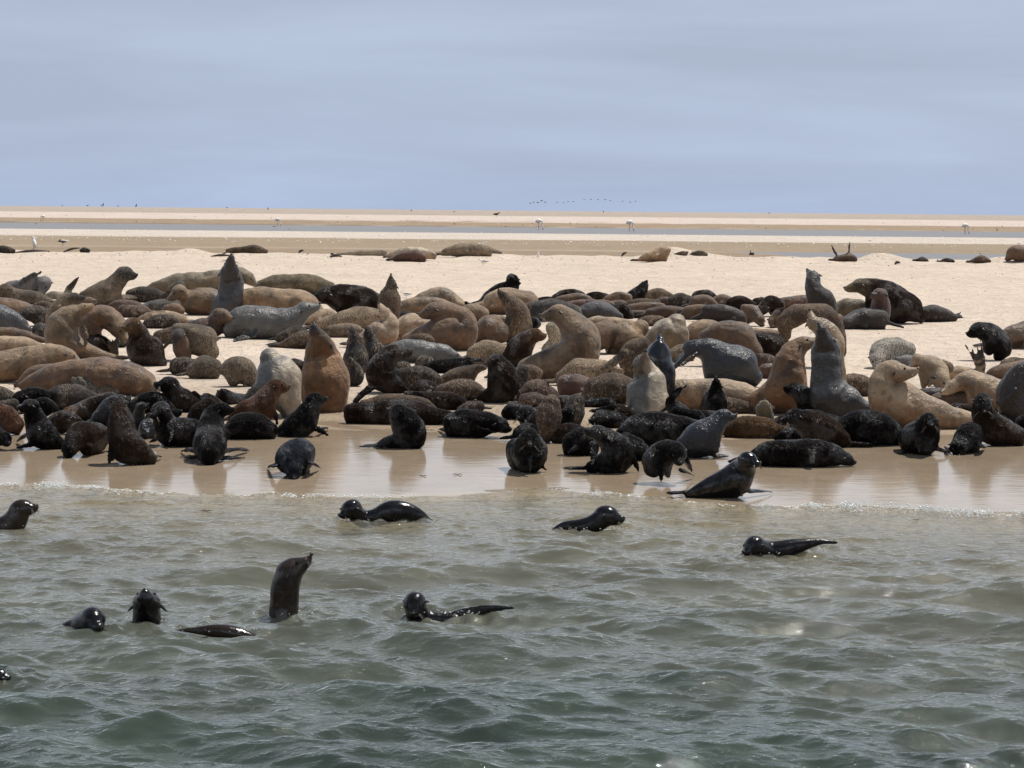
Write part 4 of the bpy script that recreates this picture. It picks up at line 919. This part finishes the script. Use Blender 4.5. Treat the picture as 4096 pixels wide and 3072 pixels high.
A dry t:t;L 830;1480,720,100 1250,690,145 950,610,200 670,520,250 460,380,195 430,220,155 510,110,130;650,130,122,15,35;;cream brown cow curled into a U, pink snout up, right side
A dry t;L 380;860,-50,60 980,30,120 1100,120,155;1160,210,125,-55,30;;golden tan seal bending its head down right of the pink snouted cow
A dry g;L 80;620,-40,45 760,-30,70 880,30,60;;;grey back showing behind the pink snouted cow
A dry t;L 220;1280,140,60 1440,130,75 1640,170,65;;h1690,170,1560,-290,120,0;tan seal at right with its striped hind flipper fanned high
A dry t;L 610;1850,400,180 1650,290,150 1480,240,125;1330,300,92,205,10;;golden tan seal lying with closed eyes, face to the left, far right
A dry n;L 220;1780,160,60 1950,120,85 2200,80,110;;;orange brown back at the far right behind the golden sleeper
A sleek d;L 750;2110,620,200 2080,430,205 2160,240,195 2330,120,160;;;huge dark wet seal cut off by the right edge of the photo
P dry d;L 440;930,390,60 1050,400,80 1150,380,60;;;dark pup in the shade of the golden tan head, right side
P dry n;L 600;1130,480,90 1300,470,120 1500,500,125;;;brown pup lying under the golden sleeper's chin
P clump d:k;L 1045;2120,920,110 1960,880,155 1800,780,150 1700,640,135;1690,500,118,-95,50;g2080,1000,1850,1055,60;black brown pup with ringed neck sitting near the right edge
P clump k;L 1170;760,960,140,.35 850,960,200,.2 950,920,180,.05 990,830,150,0;1005,735,112,-85,72;g1070,1080,1310,1188,55 v860,1020,885,1150,60,-.2 g700,1140,590,1165,40;jet black pup facing the camera squarely with ears spread, front right
P clump k;L 1175;1580,880,110,.4 1500,920,145,.2;1390,1060,118,-105,50;g1650,1060,1720,1100,50 g1260,1130,1200,1080,40;black pup lying with its face toward the camera beside the squarely facing one
P clump k;L 1045;640,920,80 450,830,150 200,790,185 10,820,170;;g150,970,320,1045,60;shaggy black pup lying in front of the pink snouted cow
P clump k;L 850;2200,760,95 2300,740,100;;;glossy black pup head at the right edge behind the ringed neck pup
P wet k;Z 1990;2745,1978,8 2810,1956,28 2875,1938,44 2935,1916,55 2972,1880,50;2990,1838,36,-15,35;v2950,1930,2968,1990,26,-.1 g3000,1965,3095,1975,18 g2770,1975,2695,1978,14;black pup sitting lowest on the shore, right at the breaking foam
P clump d;H 790;420,520,80 330,620,115 250,700,95;;;brown black pup slumped behind the wet rump pup, left of centre
P clump d;H 640;560,560,70 470,520,90 400,470,80;;;dark woolly pup lying under the tipped up black face
P mottle d;I 300;20,230,70 80,160,90 40,60,70;;;black speckled pup pressed to the right side of the big golden brown cow
P clump d;I 310;520,250,60 700,240,80 850,260,60;;;dark pup lying behind the mottled pup with the sandy rump
P mottle d;I 190;430,120,60 560,60,80 700,60,70;;;dark pup peeping above the dark brown bare backed pup
P mottle n;C 1330;700,1180,50 830,1120,60 980,1130,60;;;brown pup between the tan seal and the silvery grey sleeper
P mottle d;I 380;2080,260,60 2160,180,80 2200,90,60;;;dark pup tucked right of the large hunched one, below the tan cow's tail
P mottle n;J 300;-60,150,80 60,120,90 170,130,60;;;brown pup lying along the big tan cow's tail end
P clump d;J 620;380,560,90 500,520,100 640,520,80;;;dark brown pup behind the grizzled upright pup back
P clump k;J 560;760,500,60 900,520,80 1080,530,70;;;black pup lying under the dusty brown seal, left of the cream chested one
P clump d;J 730;1040,640,80 1180,620,90 1280,640,70;;;dark pup lying at the cream chested sitter's feet
P mottle r;J 560;0,480,80 120,480,100 230,500,80;;;rusty pup low in front of the rust speckled hump
P clump k;J 1000;-60,900,90 20,860,90 120,880,80;;;black pup body between the curly one and the facing one
P clump k;K 800;-40,700,100 100,730,120 240,720,100;;;black pup body under the straight up pointing nose
P mottle n;K 640;300,520,90 500,560,90 640,600,70;;;sandy brown pup leaning on the pink tan seal's rump
P clump d;K 860;980,780,80 1100,760,100 1200,800,80;;;dark pup lying in front of the tall golden brown seal's base
P clump k;K 860;1500,760,80 1640,740,90 1760,780,80;;;black pup lying under the charcoal grey seal's chest
P mottle n;K 200;1000,60,60 1100,20,80;;;dusty pup glimpsed between the golden brown and the arched seal
P clump d;E 1330;1000,1120,60 1080,1230,90;;;dark pup standing left of the golden brown seal's neck
P dry n;E 1010;1750,870,60 1650,900,80;;;brown pup lying between the arched seal and the slim sitter
P mottle d;G 640;180,520,60 70,560,80 -20,560,70;;;dark pup between the rusty edge pup and the sitting curly one
P clump d;G 800;1900,700,70 2000,720,90 2120,740,80;;;dark woolly pup behind the pale chinned glossy sitter
P clump d;G 560;1130,500,60 1260,480,80 1400,500,70;;;dark pup between the chin down sleeper and the flat flippered one
P mottle d;A 1230;1480,1180,50 1560,1120,80 1600,1060,60;;;dark pup wedged between the bowing head and the slumped dark brown pup
P mottle n;A 720;2060,600,50 2180,560,60 2300,580,50;;;dusty pup under the long olive seal's tail
P mottle g;B 720;-40,500,50 60,450,60;;;grey pup behind the light brown seal's face
P dry n;B 760;1950,520,60 2100,480,50;;;low brown back behind the dark coarse furred bull
P mottle d;C 1060;850,880,40;830,860,50,190,30;;dark pup face under the chin of the head twisting brown seal
P mottle t;C 1100;-250,1010,60 -100,1020,80 60,1020,80;;;sandy pup lying in front of the long sandy speckled seal
P dry n;D 960;560,850,40 640,860,50 720,880,50;;;brown pup just right of the upright tan cow's nape
P clump d;D 760;60,640,50 -60,660,50;;;dark pup left end of the second back row
P mottle n;D 1230;1500,1160,50 1560,1060,60;;;sandy pup between the folded flank and the bright crown
P clump d;E 700;700,650,40 780,640,45;;;dark pup at the back edge left of the rusty lying seal
P mottle t;L 300;1180,20,60 1250,60,70;;;tan pup between the head bending seal and the tall striped flipper
P clump d;L 700;1350,600,80 1480,620,90 1600,640,70;;;dark pup in the shade below the golden sleeper
P clump k;L 760;1960,700,70 2060,740,80 2150,760,70;;;black pup lying against the huge dark wet seal
P clump k;G 700;420,560,60 540,520,80 640,560,70;;;black pup lying behind the shoulder of the sitting curly one
P clump k;H 900;-120,820,60 -40,760,90;-20,650,75,20,20;;black pup peering right between two sitting pups, left front
P clump d;H 1000;640,900,60 560,860,70;;;dark pup rump showing under the black pup with silvery flank's nose end
P clump k;H 720;330,660,60 420,600,80;440,520,72,150,20;;black pup looking left just behind the wet rump pup's head
P clump d;G 900;620,780,60 760,700,80 900,700,70;;;dark pup lying between the sitting curly one and the chin down sleeper
P clump k;J 880;420,820,70 520,740,90;560,640,78,160,20;;black pup with lifted head left of the grizzled upright back
P clump k;J 1000;1180,960,60 1260,900,80 1380,940,60;;;black pup lying behind the shoulder of the braced one
P clump d;J 960;180,860,80 120,760,90;150,660,75,30,20;;dark pup looking right behind the curly black pup
P clump k;K 960;-140,860,80 -40,840,90 60,900,70;;;black pup pressed against the blue black profile pup's back
P clump d;K 1010;1880,900,70 1980,860,90 2100,900,70;;;dark woolly pup lying left of the jet black squarely facing pup
P clump k;I 720;1980,640,70 2060,580,80 2140,600,70;;;black pup lying left of the curly black pup, centre
P mottle d;I 620;1640,540,50 1500,560,60 1400,600,50;;;dark mottled pup behind the tail of the flat lying black pup
P clump d;A 1350;1110,1160,80 1240,1190,115 1360,1240,90;;;dark pup in the shade under the bowing grey brown head
P mottle n;A 1180;2000,1080,60 2120,1070,75 2260,1050,80;;;sandy pup right of the slumped dark brown pup's shoulder
P wet d:d;W 2105;-100,2140,40 -20,2125,45 50,2095,48;85,2035,40,12,5;;brown pup head raised out of the shallows at the left edge
P wet k;W 2085;1720,2085,10 1680,2065,28 1620,2050,46 1560,2050,50 1500,2070,36 1450,2075,36;1405,2036,38,205,35;v1690,2075,1735,2080,14,0;glossy black pup floating in the shallows with arched shining back
P wet k;W 2115;2215,2118,10 2260,2105,22 2310,2108,30 2370,2100,42;2425,2062,44,-8,8;;black pup swimming right with whiskered head and low back, centre right
P wet k;W 2215;3345,2170,6 3280,2168,14 3200,2182,30 3120,2200,38 3070,2200,38;3018,2182,40,205,35;;black pup swimming left with only head and back showing, right side
A wet d:d;W 2460;1150,2580,76 1136,2500,66 1134,2430,60 1140,2350,56;1164,2283,52,38,0;;tall dark brown seal stretching its neck high out of the water
P wet k:k;W 2490;590,2560,60 588,2490,60;588,2420,56,88,45;;black seal head tipped back with both ears sticking out
P wet k:k;W 2515;180,2560,35 270,2530,42 330,2505,52;372,2480,52,-25,60;;black seal head low in the water, leftmost of the three swimmers in a row
P wet d:d;W 2530;700,2520,5 780,2522,13 870,2522,26 940,2535,30 1040,2570,20;;;smooth dark back of a diving seal, no head showing
P wet k:k;W 2450;1820,2480,25 1740,2475,30 1680,2465,45;1660,2412,46,-100,60;v1800,2470,2062,2432,38,0;black seal head facing the camera with its flipper lifted behind it
P wet k:k;W 2715;-60,2735,35;-10,2705,36,0,20;;dark seal head barely surfacing at the bottom left edge
"""
for ln in SEALS.strip().split('\n'):
    if ln.startswith('#') or not ln.strip(): continue
    build_seal(ln)
bpy.context.view_layer.update()
finish_seals()

# ------------------------------------------------------------------ birds
E3 = (A_((1.0, 0, 0)), A_((0, 1.0, 0)), A_((0, 0, 1.0)))
def root_at(name, p, label, cat, group=None):
    r = bpy.data.objects.new(name, None); scene.collection.objects.link(r); r.location = p; r.empty_display_size = .1
    srt(r, label, cat, group); return r
def part(root, nm, bufs, m, k=1.0):
    B = Buf()
    for b in bufs: B.add(b)
    V = np.vstack(B.V); return mesh_obj(nm, V, B.F, m, root)
def tube(P, R, n=8): 
    c = catmull(np.hstack([np.array(P, float), np.array(R, float)[:, None]]), 3); return closed_tube(c[:, :3], np.maximum(c[:, 3], .0008), nseg=n)
def shorebird(px, py, hpx, face, label, cols=(M_WHITE, M_GREYF, M_LEG), preen=False, group='shorebirds standing on the sandbar', name='gull', upright=False, cat='gull'):
    q = hit(px, py); s = q.y / FPX; h = hpx * s; r = root_at(name, q, label, cat, group); f = face
    V = lambda x, z, y=0.0: A_((x * f * h, y * h, z * h))
    if upright:
        part(r, 'body', [tube([V(-.12, .18), V(-.04, .42), V(.02, .66), V(.04, .80)], [.07 * h, .17 * h, .15 * h, .09 * h]), ellipsoid(V(.05, .88), E3, (.10 * h, .09 * h, .10 * h))], cols[0])
        part(r, 'wing', [tube([V(-.02, .66, .12), V(-.10, .40, .14), V(-.22, .10, .08)], [.06 * h, .08 * h, .02 * h])], cols[1]); part(r, 'wing', [tube([V(-.02, .66, -.12), V(-.10, .40, -.14), V(-.22, .10, -.08)], [.06 * h, .08 * h, .02 * h])], cols[1] if not preen else cols[0])
        part(r, 'bill', [tube([V(.12, .88), V(.19, .87), V(.25, .84)], [.03 * h, .02 * h, .006 * h])], M_LEG)
    else:
        hd = V(.50, .80) if not preen else V(.42, .50)
        part(r, 'body', [tube([V(-.55, .52), V(-.25, .52), V(.05, .52), V(.30, .60), (hd + V(.28, .60)) / 2], [.04 * h, .17 * h, .21 * h, .15 * h, .09 * h]), ellipsoid(hd, E3, (.12 * h, .10 * h, .11 * h))], cols[0])
        for y in (-.13, .13): part(r, 'wing', [tube([V(.18, .62, y), V(-.12, .60, y * 1.2), V(-.48, .54, y * .6), V(-.72, .52, y * .3)], [.08 * h, .10 * h, .06 * h, .015 * h])], cols[1])
        part(r, 'bill', [tube([hd + V(.10, -.01), hd + V(.2, -.03), hd + V(.29, -.07)], [.03 * h, .022 * h, .006 * h])], M_LEG)
    for y in (-.06, .06):
        part(r, 'leg', [tube([V(.02, .38 if not upright else .22, y), V(.0, .18, y), V(.03, .0, y)], [.022 * h, .014 * h, .014 * h]), tube([V(-.02, .01, y), V(.06, .012, y), V(.14, .0, y)], [.012 * h, .014 * h, .005 * h])], cols[2])
def flamingo(px, py, hpx, face, label):
    q = hit(px, py); s = q.y / FPX; h = hpx * s; r = root_at('flamingo', A_((q.x, q.y, 0.0)), label, 'flamingo', 'pale wading birds along the water channel'); f = face
    V = lambda x, z, y=0.0: A_((x * f * h, y * h, z * h))
    part(r, 'body', [tube([V(-.30, .70), V(-.16, .77), V(.04, .82), V(.20, .80)], [.05 * h, .17 * h, .20 * h, .10 * h])], M_WHITE)
    part(r, 'neck', [tube([V(.18, .82), V(.32, .70), V(.27, .50), V(.34, .32), V(.36, .18)], [.075 * h, .06 * h, .055 * h, .055 * h, .055 * h]), ellipsoid(V(.36, .16), E3, (.055 * h, .05 * h, .07 * h))], M_WHITE)
    part(r, 'bill', [tube([V(.37, .12), V(.38, .05), V(.33, .02)], [.04 * h, .03 * h, .012 * h])], M_DARKF)
    for y in (-.05, .05): part(r, 'leg', [tube([V(.0, .72, y), V(-.02, .36, y), V(.01, -.06, y)], [.025 * h, .02 * h, .018 * h])], M_LEG)
    for y in (-.12, .12): part(r, 'wing', [tube([V(.12, .86, y), V(-.10, .83, y), V(-.34, .70, y * .6)], [.05 * h, .07 * h, .02 * h])], M_PINK)
flamingo(172, 884, 28, -1, 'white flamingo feeding at the channel edge, far left')
flamingo(1110, 906, 32, 1, 'white flamingo with rounded back feeding left of centre, beyond the crest')
flamingo(2155, 922, 44, 1, 'white flamingo wading in the channel just right of centre')
flamingo(2518, 927, 44, 1, 'white flamingo stretching its neck down, second right of centre')
flamingo(3860, 938, 42, 1, 'white flamingo feeding in the channel near the right side')
shorebird(136, 997, 52, -1, 'white gull standing upright on the crest at the left', upright=True, preen=True)
shorebird(252, 982, 34, -1, 'black and white bird preening with arched back at the left', cols=(M_DARKF, M_WHITE, M_LEG), preen=True, name='wading_bird', cat='bird')
shorebird(1934, 1062, 30, -1, 'grey backed gull pecking at the open sand behind the colony')
shorebird(1625, 1193, 32, -1, 'small pale gull standing right behind the neck-up seal', upright=False)
shorebird(2153, 1032, 28, 1, 'little white bird sitting upright on the crest, centre', upright=True, preen=True)
for (x, y, h, lb) in ((145, 899, 9, 'tiny white bird in the channel at the far left'), (1098, 911, 12, 'small white bird below the rounded flamingo'), (1160, 921, 9, 'tiny white bird right of the rounded flamingo'),
                      (3480, 968, 10, 'small white bird on the silty flat above the flipper waving seal'), (3520, 1010, 11, 'small white bird on the silty flat below its twin at right'),
                      (3730, 984, 9, 'white bird on the silty flat left of the pool end'), (3922, 1018, 11, 'white bird standing at the pool end near the right edge'), (4075, 980, 10, 'white bird on the flat at the right edge')):
    shorebird(x, y, h, 1, lb, group='small white birds scattered over the far flat')
for i, (x, y, h, lb) in enumerate(((250, 826, 6, 'squat dark bird on the horizon, leftmost'), (350, 826, 8, 'short dark bird on the horizon, second from left'), (405, 826, 9, 'dark bird beside the tall one on the horizon'),
                    (413, 826, 14, 'tall dark bird on the horizon at left'), (472, 828, 9, 'dark bird on the horizon between the two tall ones'), (545, 829, 14, 'tall lone dark bird on the horizon right of the first group'),
                    (908, 834, 7, 'small dark bird on the horizon, left of centre'), (1072, 840, 11, 'dark bird on the horizon above the rounded flamingo'), (1645, 846, 9, 'dark bird on the horizon near the centre'),
                    (1816, 850, 7, 'low dark bird on the horizon right of centre left'), (2413, 851, 9, 'dark bird on the horizon under the flying flock'), (3076, 856, 7, 'dark bird on the horizon right of the flock'))):
    shorebird(x, y, h, 1 if i % 2 else -1, lb, cols=(M_DARKF, M_DARKF, M_DARKF), upright=h > 8, group='dark birds standing along the horizon', name='wading_bird', cat='bird')
shorebird(1985, 868, 22, 1, 'black bird spreading its wings on the pale bank, centre', cols=(M_DARKF, M_DARKF, M_DARKF), name='cormorant', cat='cormorant', group='dark birds standing along the horizon')
def flyer(px, py, wpx, tilt, label):
    Yd = 420.0 * KD; s = Yd / FPX; q = at_depth(px, py, Yd); w = wpx * s * .5
    r = root_at('flying_bird', q, label, 'bird', 'flock of birds flying low over the horizon'); r.rotation_euler = (0, tilt, 0)
    part(r, 'body', [tube([A_((-.7 * w, 0, 0)), A_((0, 0, 0)), A_((.55 * w, 0, .05 * w)), A_((.95 * w, 0, .08 * w))], [.05 * w, .24 * w, .15 * w, .05 * w])], M_DARKF)
    for sg in (-1, 1): part(r, 'wing', [closed_tube([A_((0, 0, .05 * w)), A_((-.05 * w, sg * .6 * w, .35 * w)), A_((-.3 * w, sg * 1.3 * w, .25 * w))], [.22 * w, .2 * w, .06 * w], nseg=8, flat=(A_((1.0, 0, 0)), .3))], M_DARKF)
FL = [(2120, 813, 11), (2134, 809, 11), (2151, 810, 14), (2166, 803, 14), (2180, 809, 12), (2228, 810, 9), (2254, 811, 9), (2272, 807, 9), (2293, 806, 10), (2336, 799, 9), (2364, 798, 10), (2392, 799, 10), (2420, 799, 11), (2441, 803, 9), (2490, 805, 9), (2521, 809, 10), (2542, 805, 9)]
FLB = ['leftmost bird of the flock flying above the horizon', 'second flying bird from the left end of the flock', 'broad winged flying bird below the highest left one', 'highest bird in the left bunch of the flying flock', 'bird at the right of the left bunch in the flock',
       'first flying bird right of the left bunch, low', 'flying bird just right of the low single one', 'flying bird in the middle of the left half, slightly raised', 'last flying bird before the gap in the flock', 'first flying bird right of the gap, high',
       'second flying bird right of the gap', 'third flying bird right of the gap', 'fourth flying bird right of the gap, widest there', 'fifth flying bird right of the gap, a little lower', 'third flying bird from the right end of the flock', 'lowest flying bird near the right end of the flock', 'rightmost bird of the flying flock']
for (x, y, wq), lb in zip(FL, FLB): flyer(x, y, wq, random.uniform(-.25, .25), lb)

# ------------------------------------------------------------------ shells, debris, weed, foam
def flakes(name, pts, mat, kind_label, kmin=.35):
    V = []; F = []; n = 0
    for (p, r) in pts:
        k = random.randint(5, 7); a0 = random.random() * 6.28; tx, ty = random.uniform(-.35, .35), random.uniform(-.35, .35)
        ring = []
        for j in range(k):
            a = a0 + 6.283 * j / k; rr = r * random.uniform(.6, 1.1); x, y = rr * math.cos(a), rr * math.sin(a) * .8
            ring.append((p[0] + x, p[1] + y, p[2] + x * tx + y * ty + .002))
        V += ring + [(p[0], p[1], p[2] + r * random.uniform(kmin, kmin + .35))] + [(p[0], p[1], p[2] - r * .3)]
        for j in range(k): F.append((n + j, n + (j + 1) % k, n + k)); F.append((n + (j + 1) % k, n + j, n + k + 1))
        n += k + 2
    return mesh_obj(name, V, F, mat, smooth=False)
def gp(x, y): return (x, y * KD, float(ground_z(x, y * KD)))
rs = random.Random(5); pts = []
for i in range(650):       # along the crest
    y = rs.gauss(42.5, 1.4); x = rs.uniform(-.37, .37) * y
    if wave_noise(np.array(x), np.array(y), 77, 3.0) > -0.1: pts.append((gp(x, y), rs.uniform(.012, .04) * (1.5 if rs.random() < .08 else 1)))
for i in range(500):
    y = rs.uniform(13.2, 42); x = rs.uniform(-.37, .37) * y; pts.append((gp(x, y), rs.uniform(.005, .012) * y / 20))
for i in range(900):
    y = rs.uniform(92, 140); x = rs.uniform(-.37, .37) * y; pts.append((gp(x, y), rs.uniform(.03, .12)))
for i in range(120):
    y = rs.uniform(205, 320); x = rs.uniform(-.37, .37) * y; pts.append((gp(x, y), rs.uniform(.05, .2)))
srt(flakes('shell_fragments', pts, M_SHELL, ''), 'bleached shell fragments scattered over the sandbar', 'shells', kind='stuff')
pts = []
for i in range(700):
    y = rs.uniform(17, 43.5) if i % 3 else rs.gauss(42.5, 1.0); x = rs.uniform(-.37, .37) * y; pts.append((gp(x, y), rs.uniform(.008, .022) * y / 26))
for i in range(160):
    y = rs.uniform(200, 500); x = rs.uniform(-.37, .37) * y; pts.append((gp(x, y), rs.uniform(.08, .25)))
srt(flakes('beach_debris', pts, M_WOOD, '', .25), 'small dark bits of debris and dry droppings on the sand', 'debris', kind='stuff')
for (x0, y0, x1, y1, w, lb) in ((60, 1006, 200, 1003, 5, 'twisted dark driftwood below the upright white gull'), (255, 1003, 320, 990, 5, 'short driftwood branch right of the preening bird'), (845, 1021, 935, 1022, 5, 'forked grey driftwood lying on the crest left of the sleepers'),
                                (880, 1018, 918, 1005, 3, 'thin stick rising from the forked driftwood'), (1195, 1006, 1215, 1001, 5, 'short dark log on the crest right of the brown sleeper'), (1320, 1023, 1368, 1024, 6, 'half buried grey log left of the sand coated seal'),
                                (2486, 1020, 2508, 1008, 5, 'dark pointed stick on the crest left of the mounds'), (3580, 1052, 3600, 1050, 6, 'dark stone on the crest beside the pool')):
    a = hit(x0, y0 + 6); b = at_depth(x1, y1 + 2, a.y); s = a.y / FPX
    P = [A_((a.x, a.y, a.z + w * s * .3)), A_(((a.x * 2 + b.x) / 3, a.y + .05, max(a.z, (a.z * 2 + b.z) / 3) + w * s)), A_(((a.x + b.x * 2) / 3, a.y - .04, max(a.z, (a.z + b.z * 2) / 3) + w * s * .8)), A_((b.x, a.y, max(b.z, a.z)))]
    V, F = tube(P, [w * s * .5, w * s, w * s * .8, w * s * .3]); o = mesh_obj('driftwood', V, F, M_WOOD)
    srt(o, lb, 'driftwood', 'driftwood along the crest')
for (x, y, w, wat, lb) in ((1718, 1722, 40, 0, 'green weed scrap on sand right of the folded black pup'), (1962, 1630, 42, 0, 'thin green weed strand on dry sand behind the flat lying black pup'), (1525, 1795, 45, 0, 'green weed clump at the tail of the folded black pup'),
                           (85, 1968, 30, 0, 'green weed lying at the waterline on the left'), (825, 2046, 46, 1, 'dark weed floating left of the arched swimming pup'), (2872, 2042, 26, 1, 'green weed in the foam below the shore pup'),
                           (2812, 2031, 20, 1, 'little green weed tuft left of the foam'), (3665, 2082, 26, 1, 'green weed floating near the right shoreline'), (1830, 1900, 32, 0, 'black leaf scrap lying on the wet film at centre'), (1692, 1906, 30, 0, 'grey weed strand beside the black leaf scrap')):
    q = hit(x, y, bool(wat)); s = q.y / FPX; B = Buf(); rr = random.Random(x)
    for i in range(4):
        a = rr.uniform(-.3, .3) + (3.14 if i % 2 else 0); L = w * s * rr.uniform(.35, .6); c0 = A_((q.x, q.y, q.z + .004))
        B.add(closed_tube([c0, c0 + A_((math.cos(a) * L * .5, math.sin(a) * L * .5, .006)), c0 + A_((math.cos(a) * L, math.sin(a) * L, .003))], [.006, .009, .003], nseg=6, flat=(A_((math.sin(a), -math.cos(a), .4)), .25)))
    o = mesh_obj('seaweed', np.vstack(B.V), B.F, M_WEED if 'green' in lb else M_WOOD); srt(o, lb, 'seaweed', 'scraps of seaweed')
# bubbles and spray of the little surge
def foam():
    m, nt, p, o = new_mat('foam'); p.inputs['Base Color'].default_value = (.85, .86, .85, 1); p.inputs['Roughness'].default_value = .12
    p.inputs['Subsurface Weight'].default_value = 0.0
    t = N(nt, 'ShaderNodeTexCoord'); nt.links.new(mixc(nt, rangen(nt, noisen(nt, t.outputs['Object'], 60.0), .4, .6, 0, 1), (.55, .56, .54), (.92, .92, .90)), p.inputs['Base Color'])
    ico = [(0, 0, 1), (.894, 0, .447), (.276, .851, .447), (-.724, .526, .447), (-.724, -.526, .447), (.276, -.851, .447), (.724, .526, -.447), (-.276, .851, -.447), (-.894, 0, -.447), (-.276, -.851, -.447), (.724, -.526, -.447), (0, 0, -1)]
    fi = [(0, 1, 2), (0, 2, 3), (0, 3, 4), (0, 4, 5), (0, 5, 1), (1, 6, 2), (2, 7, 3), (3, 8, 4), (4, 9, 5), (5, 10, 1), (2, 6, 7), (3, 7, 8), (4, 8, 9), (5, 9, 10), (1, 10, 6), (6, 11, 7), (7, 11, 8), (8, 11, 9), (9, 11, 10), (10, 11, 6)]
    ico = np.array(ico); fi = np.array(fi); V = []; F = []; n = 0; r = random.Random(3); cnt = 0
    def dens(x):
        return 0.012 + 1.0 * math.exp(-((x - 2.75) / 0.75) ** 2) + .55 * math.exp(-((x - 3.9) / .35) ** 2) + 0.6 * math.exp(-((x + 3.55) / .5) ** 2) + .35 * math.exp(-((x - .75) / .25) ** 2) + .25 * math.exp(-((x + 1.6) / .5) ** 2)
    while cnt < 4200:
        x = r.uniform(-4.6, 4.6)
        if r.random() > dens(x) * (0.15 + .85 * (wave_noise(np.array(x), np.array(0.0), 9, .35) > 0)): continue
        cnt += 1; d = min(1.0, dens(x))
        y0 = float(shoreline(np.array(x))) - .13 + 0.03 * math.sin(x * 4.3)
        y = y0 + r.gauss(.01, .03 + .045 * d) + .03 * math.sin(x * 9); z = r.uniform(.0, .05) * d * math.exp(-((y - y0) / .08) ** 2) + .012 + max(0, r.gauss(0, .012)) * d
        rad = r.uniform(.0015, .0055) * (1.7 if r.random() < .1 else 1)
        V.append(ico * A_((rad * r.uniform(.8, 1.8), rad, rad * .75)) + A_((x, y * KD, z))); F.append(fi + n); n += 12
    for (sx, sy_, rr_) in SWIMMERS:
        for i in range(26):
            a = r.uniform(0, 6.28); q = rr_ * r.uniform(.7, 1.5); rad = r.uniform(.0015, .004)
            V.append(ico * A_((rad * 1.4, rad, rad * .7)) + A_((sx + q * math.cos(a) * 1.3, sy_ - .03 + q * math.sin(a) * .6, .012 + r.uniform(0, .012)))); F.append(fi + n); n += 12
    o2 = mesh_obj('foam', np.vstack(V), np.vstack(F), m); srt(o2, 'white bubbles and spray of the small surge along the shoreline', 'foam', kind='stuff')
foam()
